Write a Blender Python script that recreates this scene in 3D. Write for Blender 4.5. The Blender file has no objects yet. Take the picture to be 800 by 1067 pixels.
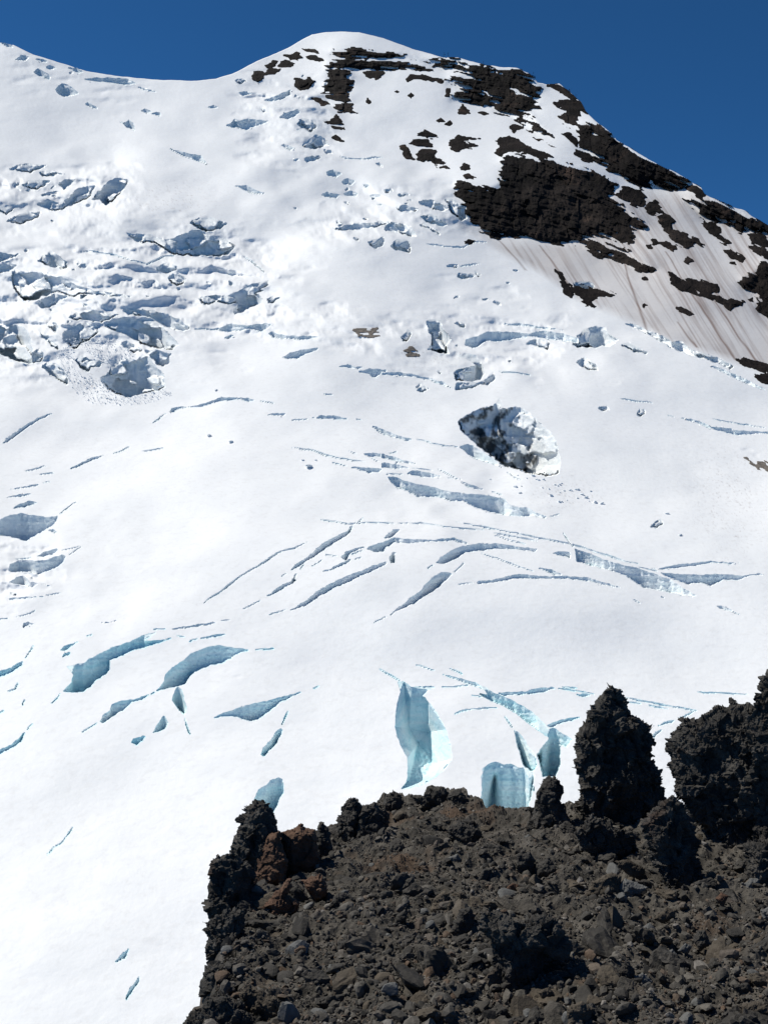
import bpy, bmesh, math, random
import numpy as np
random.seed(7)
RNG = np.random.default_rng(7)
F, CU, CV = 1047.0, 400.0, 533.5          # focal length and centre of the 800 x 1067 photograph
scene = bpy.context.scene
COL = scene.collection
# ---------------------------------------------------------------- traced outlines
# every outline is read in the photograph and laid onto the mountain's own surface; tile letter = where it was read
TILE = dict(A=(0,400,4),B=(200,400,4),C=(400,400,4),D=(600,400,4),E=(0,590,4),F=(200,590,4),G=(400,590,4),H=(600,590,4),
            I=(0,220,4),J=(200,220,4),K=(400,220,4),L=(600,220,4),M=(0,30,4),N=(200,30,4),O=(400,30,4),P=(600,80,4),
            Q=(0,750,2),R=(400,680,3.636),X=(0,0,1),a=(190,800,3.81),b=(390,800,3.81),c=(590,700,3.81),d=(590,880,3.81))

def pts(tile, txt):
    x0, y0, s = TILE[tile]
    return [(x0 + float(p.split(',')[0]) / s, y0 + float(p.split(',')[1]) / s) for p in txt.split()]

# crevasses: (tile, outline, label) ; label None -> shared label of its region
CREV = [
('E','258,525 300,485 305,455 278,415 345,405 420,360 480,335 550,310 600,285 660,268 640,288 600,312 690,304 728,292 716,304 650,328 560,352 500,380 460,395 462,432 440,455 400,480 380,505 340,528 300,530','broad forked blue crevasse with a jagged left end, on the lower left snow'),
('E','414,650 430,620 460,600 465,575 500,560 550,555 620,535 660,510 685,480 690,450 720,420 760,395 800,362 850,342 910,328 980,340 1055,347 1000,365 930,405 880,415 830,435 800,455 770,495 700,512 650,525 600,555 550,570 520,600 470,630 430,655','long blue crevasse shaped like a lazy S, below the forked one'),
('E','735,508 745,502 765,520 770,560 780,600 770,627 740,592 718,560 722,535','short upright blue slot hanging under the S-shaped crevasse'),
('E','635,695 665,645 685,620 705,655 690,680 640,697','small dark ice pocket beside the left tip of the smile-shaped crevasse'),
('E','545,735 555,720 600,705 610,712 570,750','tiny blue ice pocket below and left of the other small pocket'),
('E','252,350 270,330 300,322 350,300 300,335 270,355','small tapering crack just above the forked crevasse'),
('E','258,380 270,362 295,357 290,372 262,384','tiny oval hole between the tapering crack and the forked crevasse'),
('E','-60,455 0,437 50,420 85,400 103,388 95,410 60,440 20,458 -60,475','upper of two curved blue crevasses running off the left edge of the low snow'),
('E','-60,795 0,765 50,740 80,720 95,695 110,688 90,735 40,765 0,785 -60,812','lower of two curved blue crevasses running off the left edge of the low snow'),
('E','36,132 70,130 188,123 185,130 80,139 40,144','straight thin crevasse under the two hollow ice pits at the left edge'),
('E','92,260 98,235 120,232 160,245 125,250','small wedge-shaped blue notch left of the forked crevasse'),
('E','-40,218 20,216 65,211 30,223 -40,226','thin crack at the left edge above the wedge-shaped notch'),
('E','400,234 460,229 480,226 495,219 484,234 440,239','short thin crack with a hooked tip above the forked crevasse'),
('E','706,262 760,252 860,237 915,229 895,242 800,258 720,267','thin sloping crevasse above the right tip of the forked one'),
('F','32,300 90,285 155,278 130,292 40,308','thin pale crevasse just above the crest of the S-shaped one'),
('F','65,640 110,620 180,595 200,585 290,565 390,540 495,512 420,545 370,570 320,610 280,640 240,648 210,640 190,628 130,630','wide smile-shaped crevasse with a deep blue belly'),
('F','285,785 300,755 335,715 350,690 372,673 380,685 360,730 330,765 300,798','leaf-shaped upright blue slot below the smile-shaped crevasse'),
('B','405,782 440,745 490,715 520,685 560,655 620,625 650,610 665,588 675,594 650,632 600,660 560,690 530,712 490,735 440,770','slanting blue crevasse hanging from a fine crack in the middle of the glacier'),
('B','490,762 520,744 548,727 547,739 500,764','tiny slanting slit under the upper slanting crevasse'),
('F','295,138 330,110 370,80 415,62 430,30 445,28 432,55 440,62 400,85 350,115','short slanting crevasse with a kinked upper end, below the tiny slit'),
('F','403,182 440,165 480,140 520,105 580,70 640,42 700,20 760,-5 812,-22 812,-5 770,15 700,45 650,70 590,95 530,130 480,165 430,182 410,189','longest of the slanting crevasses in the middle of the glacier'),
('B','620,722 640,700 680,685 718,675 720,684 690,695 660,710 645,737 635,737','small hooked crevasse above the longest slanting one'),
('B','540,782 580,770 620,745 660,727 665,736 640,755 590,775 550,788','small thin crevasse between the hooked one and the longest slanting one'),
('C','-75,690 -55,673 -10,662 40,640 100,647 200,649 290,640 345,658 347,672 290,656 200,660 100,666 45,664 10,684 0,704 -40,702','long wavy blue crevasse whose left end opens into a wider notch'),
('C','0,642 20,620 40,606 72,604 60,621 25,645 0,650','short blue crevasse branching up from the long wavy one'),
('C','25,750 22,720 40,700 49,702 46,750','dark upright slot at the upper tip of the longest slanting crevasse'),
('C','213,748 240,720 280,692 330,675 400,665 480,665 560,678 640,690 630,703 560,694 480,690 400,697 340,707 300,732 250,752','arched pale blue crevasse, widest at its left foot'),
('C','698,709 725,695 775,702 778,727 740,721','short shadowed gap between the arched crevasse and the blocky one'),
('X','598,571 615,577 635,585 660,591 682,598 700,604.5 716,615.5 726,621 720,622 705,619 688,616 670,613 657,604 648,599 632,594 615,590 600,585','long blocky crevasse descending to the right, with broken walls'),
('H','345,25 400,30 500,35 600,32 700,40 760,28 795,35 720,43 670,60 610,60 560,85 520,72 460,78 420,60 370,42','wide crevasse with a ragged lower lip near the right edge'),
('D','335,770 400,755 500,745 570,737 640,744 720,747 640,753 570,748 500,759 420,769 350,777','thin roof-shaped crevasse above the wide ragged one'),
('H','575,165 610,165 650,184 722,217 660,197 600,179','thin tail of a crevasse below the wide ragged one'),
('G','20,205 45,185 70,165 110,130 150,105 180,65 210,40 240,25 285,28 285,38 250,70 230,90 180,120 130,155 75,182 45,190 30,209','spindle-shaped blue crevasse sloping down to the left, alone on smooth snow'),
('G','375,70 400,60 450,58 520,40 560,32 620,38 700,42 760,40 850,48 950,76 1022,97 940,87 850,64 760,53 680,55 600,53 540,55 470,68 400,77','low curved crevasse on the brow of the smooth bulge'),
('G','620,4 700,14 747,36 722,43 670,22','short curved crevasse joining the brow crevasse from above'),
('C','10,388 40,385 90,405 180,425 240,440 320,455 420,462 500,478 530,510 600,515 640,540 684,552 670,563 620,552 560,554 500,550 440,537 380,517 330,492 280,490 220,474 140,472 90,447 50,432','long broken ice step with bulging blocks, in the centre of the glacier'),
('C','90,375 120,358 190,370 260,391 200,392 130,387','lens-shaped crevasse just above the broken ice step'),
('C','308,398 360,418 440,446 400,444 340,428','thin crevasse above the right half of the broken ice step'),
('C','-10,328 50,336 115,352 60,356 -10,352','pale crevasse left of the lens-shaped one'),
('C','-10,291 80,316 152,337 80,332 -10,309','fine straight crevasse topmost of those above the broken ice step'),
('B','700,292 740,286 815,292 800,307 740,306','small flat crevasse at the start of the stepped crevasses'),
('B','655,345 720,347 797,355 780,371 740,374 700,363','small shallow boat-shaped crevasse in the centre snow'),
('B','490,145 530,132 590,131 667,148 600,152 530,147','gently arched crevasse below the icefall slope'),
('B','310,128 360,121 405,124 380,134 320,136','short dark slit left of the gently arched crevasse'),
('A','705,118 715,103 740,95 800,94 860,78 910,59 960,55 1010,58 1040,58 1074,70 1030,76 1000,69 940,71 890,83 840,98 760,105 722,120','long arched crevasse right of the tumbled icefall foot'),
('B','532,40 560,37 614,52 560,50','small thin slit under the icefall slope'),
('B','735,168 770,178 800,190 860,216 932,231 900,240 840,228 800,212 770,197','curved crevasse left of the dirty ice hollow'),
('C','310,262 350,248 400,275 450,310 490,345 507,362 480,347 420,327 370,312','blue crevasse slanting down under the dirty ice hollow'),
('A','10,250 25,230 80,190 140,152 160,142 222,119 216,130 155,159 100,197 45,237 22,253','straight slanting crevasse near the left edge below the icefall'),
('A','292,355 340,327 400,302 467,292 420,307 350,337 300,359','thin curved crevasse right of the straight slanting one'),
('A','36,437 100,429 150,417 178,415 150,431 80,440 40,444','uppermost of three thin ice hollows above the large left pit'),
('A','20,474 80,459 139,455 110,471 40,477','middle one of three thin ice hollows above the large left pit'),
('A','35,528 80,500 125,485 158,495 130,511 60,523','lowest and widest of three ice hollows above the large left pit'),
('A','-60,580 0,565 45,545 90,540 130,545 200,555 245,548 240,575 200,605 150,635 110,660 80,650 40,640 0,632 -60,632','large blue ice pit at the left edge with a dark corner'),
('A','200,607 225,603 241,620 230,632','small shaded step at the right rim of the large left pit'),
('A','145,722 190,698 245,684 249,695 215,716 170,724','thin curved hollow between the two large left pits'),
('X','9,594 11,587 20,584 45,584 57,580 65,577.5 70,580 67,585 60,592 50,596 40,600 32,597 12,596.5','second blue ice pit at the left edge, below the large one'),
('E','36,70 70,45 100,40 130,65 165,72 135,92 80,78','shaded ice step below the second left pit'),
('Q','238,505 250,492 275,471 264,493 245,508','short dark slit on the smooth snow beside the lava cliff, upper of two'),
('Q','258,588 270,560 296,529 291,547 271,576','pale sloping slit on the smooth snow beside the lava cliff, lower of two'),
('R','352,640 362,585 371,520 366,470 376,452 372,440 392,424 420,413 452,424 480,420 505,434 540,438 556,450 570,452 566,500 560,545 545,590 556,640','square-mouthed blue crevasse right behind the dark lava crest'),
('R','490,290 510,300 545,350 575,390 582,432 562,452 532,442 520,410 500,340','narrow upright crevasse with one sunlit wall, above the square-mouthed one'),
('R','200,72 270,93 330,108 390,133 415,153 460,168 520,198 560,223 600,263 622,290 642,285 680,308 712,330 690,362 668,352 668,420 652,472 620,470 600,472 585,410 576,385 608,345 625,325 590,302 550,272 500,232 450,202 410,187 345,152 390,158 380,140 310,118 240,92','long zigzag blue crevasse running down to the right toward the tall spire'),
('R','408,163 420,153 480,148 540,146 570,135 640,130 662,134 620,147 570,157 500,163 430,168','pale branch leaving the zigzag crevasse to the right'),
('R','715,160 750,154 802,162 750,169','short dark slit to the left of the tall spire'),
('R','615,275 650,260 700,248 772,238 720,256 660,272 630,287','curved branch of the zigzag crevasse ending behind the tall spire'),
('H','300,663 350,659 380,642 414,641 402,653 370,660 350,669','blue crevasse seen in the gap between the spire and the big outcrop, upper'),
('H','318,710 330,690 355,677 362,685 340,701 325,716','blue crevasse seen in the gap between the spire and the big outcrop, lower'),
('a','285,125 300,85 330,70 355,48 385,38 402,45 405,95 385,130 370,165 355,190 300,200','blue ice hole peeping out behind the leftmost lava pinnacle'),
('D','415,138 470,145 525,157 560,179 610,181 660,191 720,197 820,196 820,209 730,211 670,216 620,206 580,192 540,184 500,163 450,151','ragged crevasse on the upper right snow slope'),
('L','540,635 600,653 680,688 740,718 810,753 730,731 650,693 580,658','bluish gap at the foot of the streaked snow face'),
('K','335,560 340,535 400,515 430,502 520,502 600,510 660,498 700,502 760,515 810,528 810,552 740,542 680,537 620,524 540,537 470,547 430,542 400,562 370,574','long sagging crevasse of the upper right icefall'),
('K','490,470 560,465 640,478 720,490 802,504 700,496 600,483 510,478','thin rim crevasse above the long sagging one'),
('K','-10,672 60,669 130,681 190,694 250,714 297,745 240,728 180,705 120,693 40,688 -10,684','curved crevasse sweeping under the upper right icefall'),
('J','-10,487 100,489 160,470 230,477 270,469 337,467 320,491 290,503 240,491 200,501 150,506 100,498 -10,494','long low ice lip right of the tumbled icefall'),
('J','312,510 330,500 360,512 420,520 500,520 542,522 500,537 400,537 340,531','shaded hollow at the right end of the long ice lip'),
('J','375,610 410,590 470,575 541,567 520,583 470,601 440,619 400,616','leaf-shaped shaded hollow below the long ice lip'),
('J','690,668 740,655 800,660 820,665 770,691 755,700 740,682 700,677','small dark hollow right of the leaf-shaped one'),
('J','605,648 650,637 680,651 732,644 690,662',None),
('J','125,530 160,514 192,520 150,534',None),
('M','330,208 400,204 470,204 540,209 572,232 520,237 450,227 370,220','long shaded crevasse just below the left skyline'),
('M','690,488 740,508 800,522 840,525 866,570 800,545 740,522','wedge-shaped crevasse on the upper slope below the saddle'),
('N','135,405 165,390 180,372 200,385 230,373 290,380 327,385 280,406 230,424 190,417','broad toothed ice hollow below the left shoulder of the summit'),
('N','285,300 330,285 380,265 417,249 412,275 370,300 330,307','smooth blue hollow under the small triangular rock'),
('N','165,649 230,653 270,673 322,690 270,692 240,683 200,667','jagged crevasse in the middle of the upper slope'),
('N','360,370 390,350 440,334 456,345 430,371 400,380',None),('N','185,265 220,259 260,270 215,284',None),
('N','62,325 90,317 113,328 90,339',None),
('M','585,345 605,331 636,345 615,356',None),('M','625,355 655,344 679,355 665,368',None),
('M','490,378 520,390 540,377 560,395 566,427 535,417',None),
('N','560,595 590,587 631,605 600,623 565,611',None),('N','620,635 650,621 681,635 665,656 630,649',None),
('N','533,690 560,679 622,690 600,709 555,704',None),('N','628,685 660,675 694,685 685,701 640,698',None),
('N','740,695 770,687 797,695 770,707 745,704',None),('N','705,650 725,646 743,655 725,666',None),('N','758,731 795,727 792,740',None),
('N','365,485 385,479 410,489 436,498 410,509 385,494',None),('N','415,545 440,537 456,547 435,554',None),
('M','140,180 160,164 216,195 211,216 170,202',None),('M','230,250 260,224 300,240 336,275 300,282 270,287 240,272',None),
('M','350,312 370,304 416,335 390,337',None),('M','60,130 90,109 131,115 110,136',None),('M','140,125 180,124 216,140 175,143',None),
('M','275,158 320,164 356,180 330,188 300,174',None),('M','185,160 210,151 241,165 210,173',None),
('M','0,58 35,57 72,82 30,78',None),
]
# seracs and ice cliffs: rough shaded ice faces of the icefalls
ICE = [
('I','-60,485 0,475 50,470 90,475 120,500 135,560 135,590 165,570 190,605 170,630 120,642 70,628 30,610 0,598 -60,580','large rounded serac at the left edge above smooth snow'),
('I','175,650 195,628 235,635 265,660 292,710 285,730 250,710 210,685','small leaning serac between the left edge one and the rubble chute'),
('I','420,700 440,680 470,640 475,620 540,610 570,625 600,590 620,600 650,650 685,680 692,735 660,750 600,765 540,780 500,770 450,745','big square-faced serac at the foot of the left icefall above the rubble'),
('I','430,480 470,455 520,440 560,450 610,440 650,460 700,500 750,560 720,580 650,575 600,560 550,530 520,515 480,500','wide scalloped ice cliff right above the big square-faced serac'),
('I','500,412 560,407 640,414 700,429 760,459 797,490 760,502 700,492 660,466 640,450 580,437 540,431','thin shaded ice ledge on top of the scalloped ice cliff'),
('I','285,440 340,415 390,409 440,419 500,430 470,450 420,466 360,457 310,457','low ice cliff left of the scalloped one'),
('I','265,500 300,480 360,465 410,480 415,510 370,540 310,578 285,560 255,530','pale dusty serac under the low ice cliff'),
('I','50,250 80,245 130,250 200,255 260,275 320,310 400,330 470,340 545,350 550,360 470,360 400,352 340,347 310,362 240,342 200,352 150,372 100,377 70,342 50,300','longest ice cliff of the left icefall, tapering to the right'),
('I','155,395 180,365 230,340 290,355 250,380 210,405 180,408','small ice block under the left end of the longest ice cliff'),
('I','155,210 190,180 215,167 250,185 280,210 289,235 260,244 210,233','dome-shaped shaded serac standing alone above the longest ice cliff'),
('I','-60,238 0,220 40,205 50,220 75,225 40,255 0,263 -60,275','dark ice recess at the left edge above the icefall'),
('I','-60,178 0,171 60,179 116,174 70,191 30,206 0,216 -60,228','pale ice ledge at the left edge over the dark recess'),
('I','310,620 345,600 375,615 440,630 420,650 385,655 370,680 340,660','tilted ice block left of the big square-faced serac'),
('I','500,545 530,539 570,560 602,580 560,591 520,571','little ice block between the scalloped cliff and the big serac'),
('I','600,575 660,579 716,595 711,630 680,651 650,641 620,601','ice block leaning on the right shoulder of the big square-faced serac'),
('I','165,505 200,510 240,560 256,585 220,571 180,531','narrow slanting ice block right of the left edge serac'),
('I','195,470 225,459 246,485 230,511 205,491','small upright ice block above the slanting one'),
('X','132.5,242 141,244 152,243.5 162.5,246 172.5,249.5 185,246 200,239.5 205,237.5 215,243.5 227.5,246 237.5,250 246,257.5 240,265 229,268 212,267 200,267 187,267 178,264.5 170,259 160,252.5 150,254 142,252 135,247.5','wide concave ice cliff with a shaded hollow, midway up the left slope'),
('J','-10,48 25,25 90,30 156,50 120,76 60,91 20,70','dusty grey ice block perched over the wide concave cliff'),
('I','650,235 690,215 741,230 736,251 690,266 660,251','small rough serac below the wide concave cliff'),
('I','698,280 715,260 750,262 779,285 766,306 740,314 710,301','smooth oval serac below the small rough one'),
('I','320,230 360,219 362,236 335,242',None),
('J','25,365 60,350 150,348 200,330 250,300 327,287 320,311 290,325 310,331 270,346 300,370 290,390 240,406 180,431 165,416 190,386 150,391 110,381 70,391 40,386','jumbled ice cliff of several lobes right of the oval serac'),
('J','310,370 350,344 376,360 345,383 315,384','small ice block at the right end of the jumbled ice cliff'),
('J','570,62 620,68 660,50 700,45 740,50 800,40 830,50 800,62 740,72 690,80 640,84 600,79','long ragged ice step high on the central slope'),
('J','730,125 770,114 800,105 810,130 790,150 765,159 740,141','short ice step under the long ragged one'),
('J','665,105 690,109 696,129 675,121',None),
('K','-5,72 30,42 60,48 110,62 130,90 146,105 110,107 60,92 10,84','sloping blue ice step left of the dark main cliff'),
('K','145,25 190,11 230,25 271,60 230,66 180,46','ice step nearest the dark main cliff'),
('K','22,150 50,117 100,119 116,155 110,177 60,167','small rough ice step below the sloping blue one'),
('K','145,60 170,47 200,65 241,90 230,101 190,79','short dark-topped ice step close to the dark main cliff'),
('K','258,235 275,219 311,222 300,239',None),('K','300,275 310,257 360,261 396,272 350,282 320,286',None),
('K','175,460 205,447 240,454 246,490 281,530 263,560 281,600 230,591 180,581 200,546 190,511 182,481','tall broken serac tower of the upper right icefall'),
('K','285,675 300,660 360,650 385,640 330,611 300,600 350,589 385,600 406,630 419,680 400,706 350,711 300,706','blue ice bowl at the centre of the upper right icefall'),
('K','292,735 302,712 350,714 400,714 430,690 455,669 468,685 461,711 430,730 400,722 370,741 300,747','curled ice rim on the lower side of the blue ice bowl'),
('K','590,552 620,534 660,529 691,550 686,579 640,566','triangular serac below the long sagging crevasse'),
('K','285,465 310,459 341,472 336,489 310,482',None),
('K','115,738 150,717 176,722 140,737',None),('K','130,746 165,727 191,738 165,757',None),
('K','70,520 100,494 121,510 95,546 75,549',None),
('L','-20,560 0,520 40,495 75,479 120,484 136,515 181,535 150,561 80,572 20,569','rounded serac at the right end of the upper icefall'),
('L','-5,630 40,607 75,634 99,660 60,667 20,652','lone triangular serac on the snow below the rounded one'),
('L','178,555 220,548 302,592 290,599 230,583',None),
('D','250,130 260,104 286,104 291,131 265,139','small cube-like ice block on the right snow slope'),
('D','85,100 130,91 143,111 110,117',None),
('D','300,601 330,570 355,561 363,585 340,599','small blue ice hole on the gentle snow right of centre'),
('C','305,152 345,130 400,100 455,92 480,58 494,72 484,105 545,95 580,100 640,150 690,200 720,240 738,320 732,370 700,387 620,382 560,362 500,347 460,312 400,267 350,222 315,187','large ice hollow with a wall stained black by grit'),
('M','30,590 70,570 110,561 206,570 160,587 130,606 80,597','topmost shaded ice step of the upper left icefall'),
('M','85,655 130,630 221,627 190,656 160,673 110,663','second ice step down in the upper left icefall'),
('M','245,650 270,630 316,624 300,651 265,673',None),('M','165,695 200,679 256,674 230,693 180,700',None),
('M','150,730 200,711 260,729 300,690 330,660 401,654 380,701 340,721 300,737 240,762 190,752','jagged ice cliff in the middle of the upper left icefall'),
('M','380,715 400,690 450,640 480,620 541,629 520,671 490,701 470,726 440,742 420,717','rough ice cliff at the right end of the upper left icefall'),
('M','-60,740 50,731 111,735 60,752 30,777 0,764 -60,770','ice step at the left edge below the upper left icefall'),
('X','5,231 18,224 30,220.5 45.5,221 36,229 22,234 12,232.5','lowest long ice step of the upper left icefall'),
('M','160,600 200,589 286,608 230,614 180,620',None),
('N','435,395 460,369 500,384 521,410 500,431 460,416','rounded ice step under the dark rock of the summit band, upper'),
('N','450,490 480,464 520,439 560,459 571,485 510,507','rounded ice step under the dark rock of the summit band, lower'),
('N','460,540 500,529 551,532 530,549 480,557',None),('N','170,215 210,204 231,220 200,232',None),('N','545,500 580,503 592,520 560,523',None),
('O','-5,672 30,667 41,680 10,687',None),('O','50,690 90,681 111,690 75,706',None),('O','45,740 80,734 151,750 130,767 70,762',None),
('O','250,705 300,714 340,744 346,790 320,803 280,772','knobbly ice face touching the left foot of the dark main cliff'),
('O','130,725 180,711 230,719 272,750 240,765 180,745',None),
('L','180,462 260,478 340,512 400,543 440,538 480,578 560,598 600,613 662,648 640,664 560,624 480,604 400,574 330,530 255,494','rough grey ice edge where the glacier meets the streaked snow face'),
('X','596,294 612,293 620,297 617,304 606,303 598,299',None),
]
# hairline cracks: (tile, polyline, width px)
CRACK = [
('X','209,631 225,620 240,608.5 250,601 275,586 292,575 310,570 323,563.5',1.7,'longest fine crack, curving up to the right across smooth snow'),
('B','520,565 600,575 650,585 740,578 800,578 860,582',1.4,'fine crack joining the top of the upper slanting crevasse'),
('C','285,572 420,598 560,625 700,652 800,672 900,705 1000,738 1080,754',1.6,'long hairline crack running parallel above the blocky crevasse'),
('C','0,582 150,580 300,600 430,610',1.3,'hairline crack above the long wavy crevasse'),
('C','450,622 520,632 640,654',1.7,'short double crack above the arched crevasse, upper line'),
('C','450,630 590,668',1.4,'short double crack above the arched crevasse, lower line'),
('C','400,705 480,730 560,760 640,790',1.4,'fine crack under the arched crevasse'),
('B','410,265 500,275 560,298 640,312 725,327',1.6,'fine stepped crack on the centre snow'),
('A','100,366 150,355 197,341',1.5,'upper short hairline left of the thin curved crevasse'),
('A','165,379 228,370',1.4,'lower short hairline left of the thin curved crevasse'),
('A','585,284 640,276 692,265',1.5,'hairline continuing the thin curved crevasse'),
('Q','97,285 112,268 130,255 143,238 156,221',1.1,'hairline crack alone on the lowest left snow'),
('R','640,133 720,145 805,159',1.3,'hairline prolonging the pale branch crevasse'),
('R','258,237 300,220 360,212 442,207',1.3,'arched hairline on the block between the two big crevasses'),
('R','245,60 280,72 300,86',1.4,'short hairline above the head of the zigzag crevasse'),
('R','-20,60 30,88 62,107',1.6,'hairline leading into the deep upright crevasse'),
('R','208,130 270,130 332,124',1.4,'hairline joining the deep upright crevasse to the zigzag one'),
('H','200,548 300,565 400,585 512,603',1.8,'long straight crack between the spire and the big outcrop'),
('H','210,566 275,574',1.3,'short crack beside the spire under the long straight one'),
('H','290,578 390,597',1.3,'second short crack under the long straight one'),
('H','490,525 600,528 722,535',1.5,'straight crack left of the tall right-hand outcrop'),
('I','330,172 380,165 450,178 520,195 615,222 680,190 740,180 800,184',1.7,'dark winding crack under the wide concave ice cliff'),
('J','210,185 250,210 290,245 308,264',1.3,'thin crack trailing from the wide concave ice cliff'),
('N','610,530 650,541 720,542 800,532',1.5,'thin crack on the smooth snow below the summit rocks'),
('K','165,135 240,145 330,150 370,130 445,128',1.4,'thin crack below the left foot of the dark main cliff'),
('K','470,668 540,672 612,683',1.5,'thin dark crack right of the blue ice bowl'),
('E','93,587 98,570 106,553',1.3,None),('E','-10,618 22,598',1.3,None),('E','34,522 62,515 78,485',1.8,None),
('H','348,125 371,135',1.4,None),('H','235,138 267,152',1.4,None),
('D','180,60 250,70 320,80',1.2,None),('M','570,240 610,255 656,266',1.5,None),('C','190,248 312,264',1.5,None),
('K','310,232 400,218',1.3,None),('D','560,145 640,160 800,185',1.1,None),
]
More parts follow.
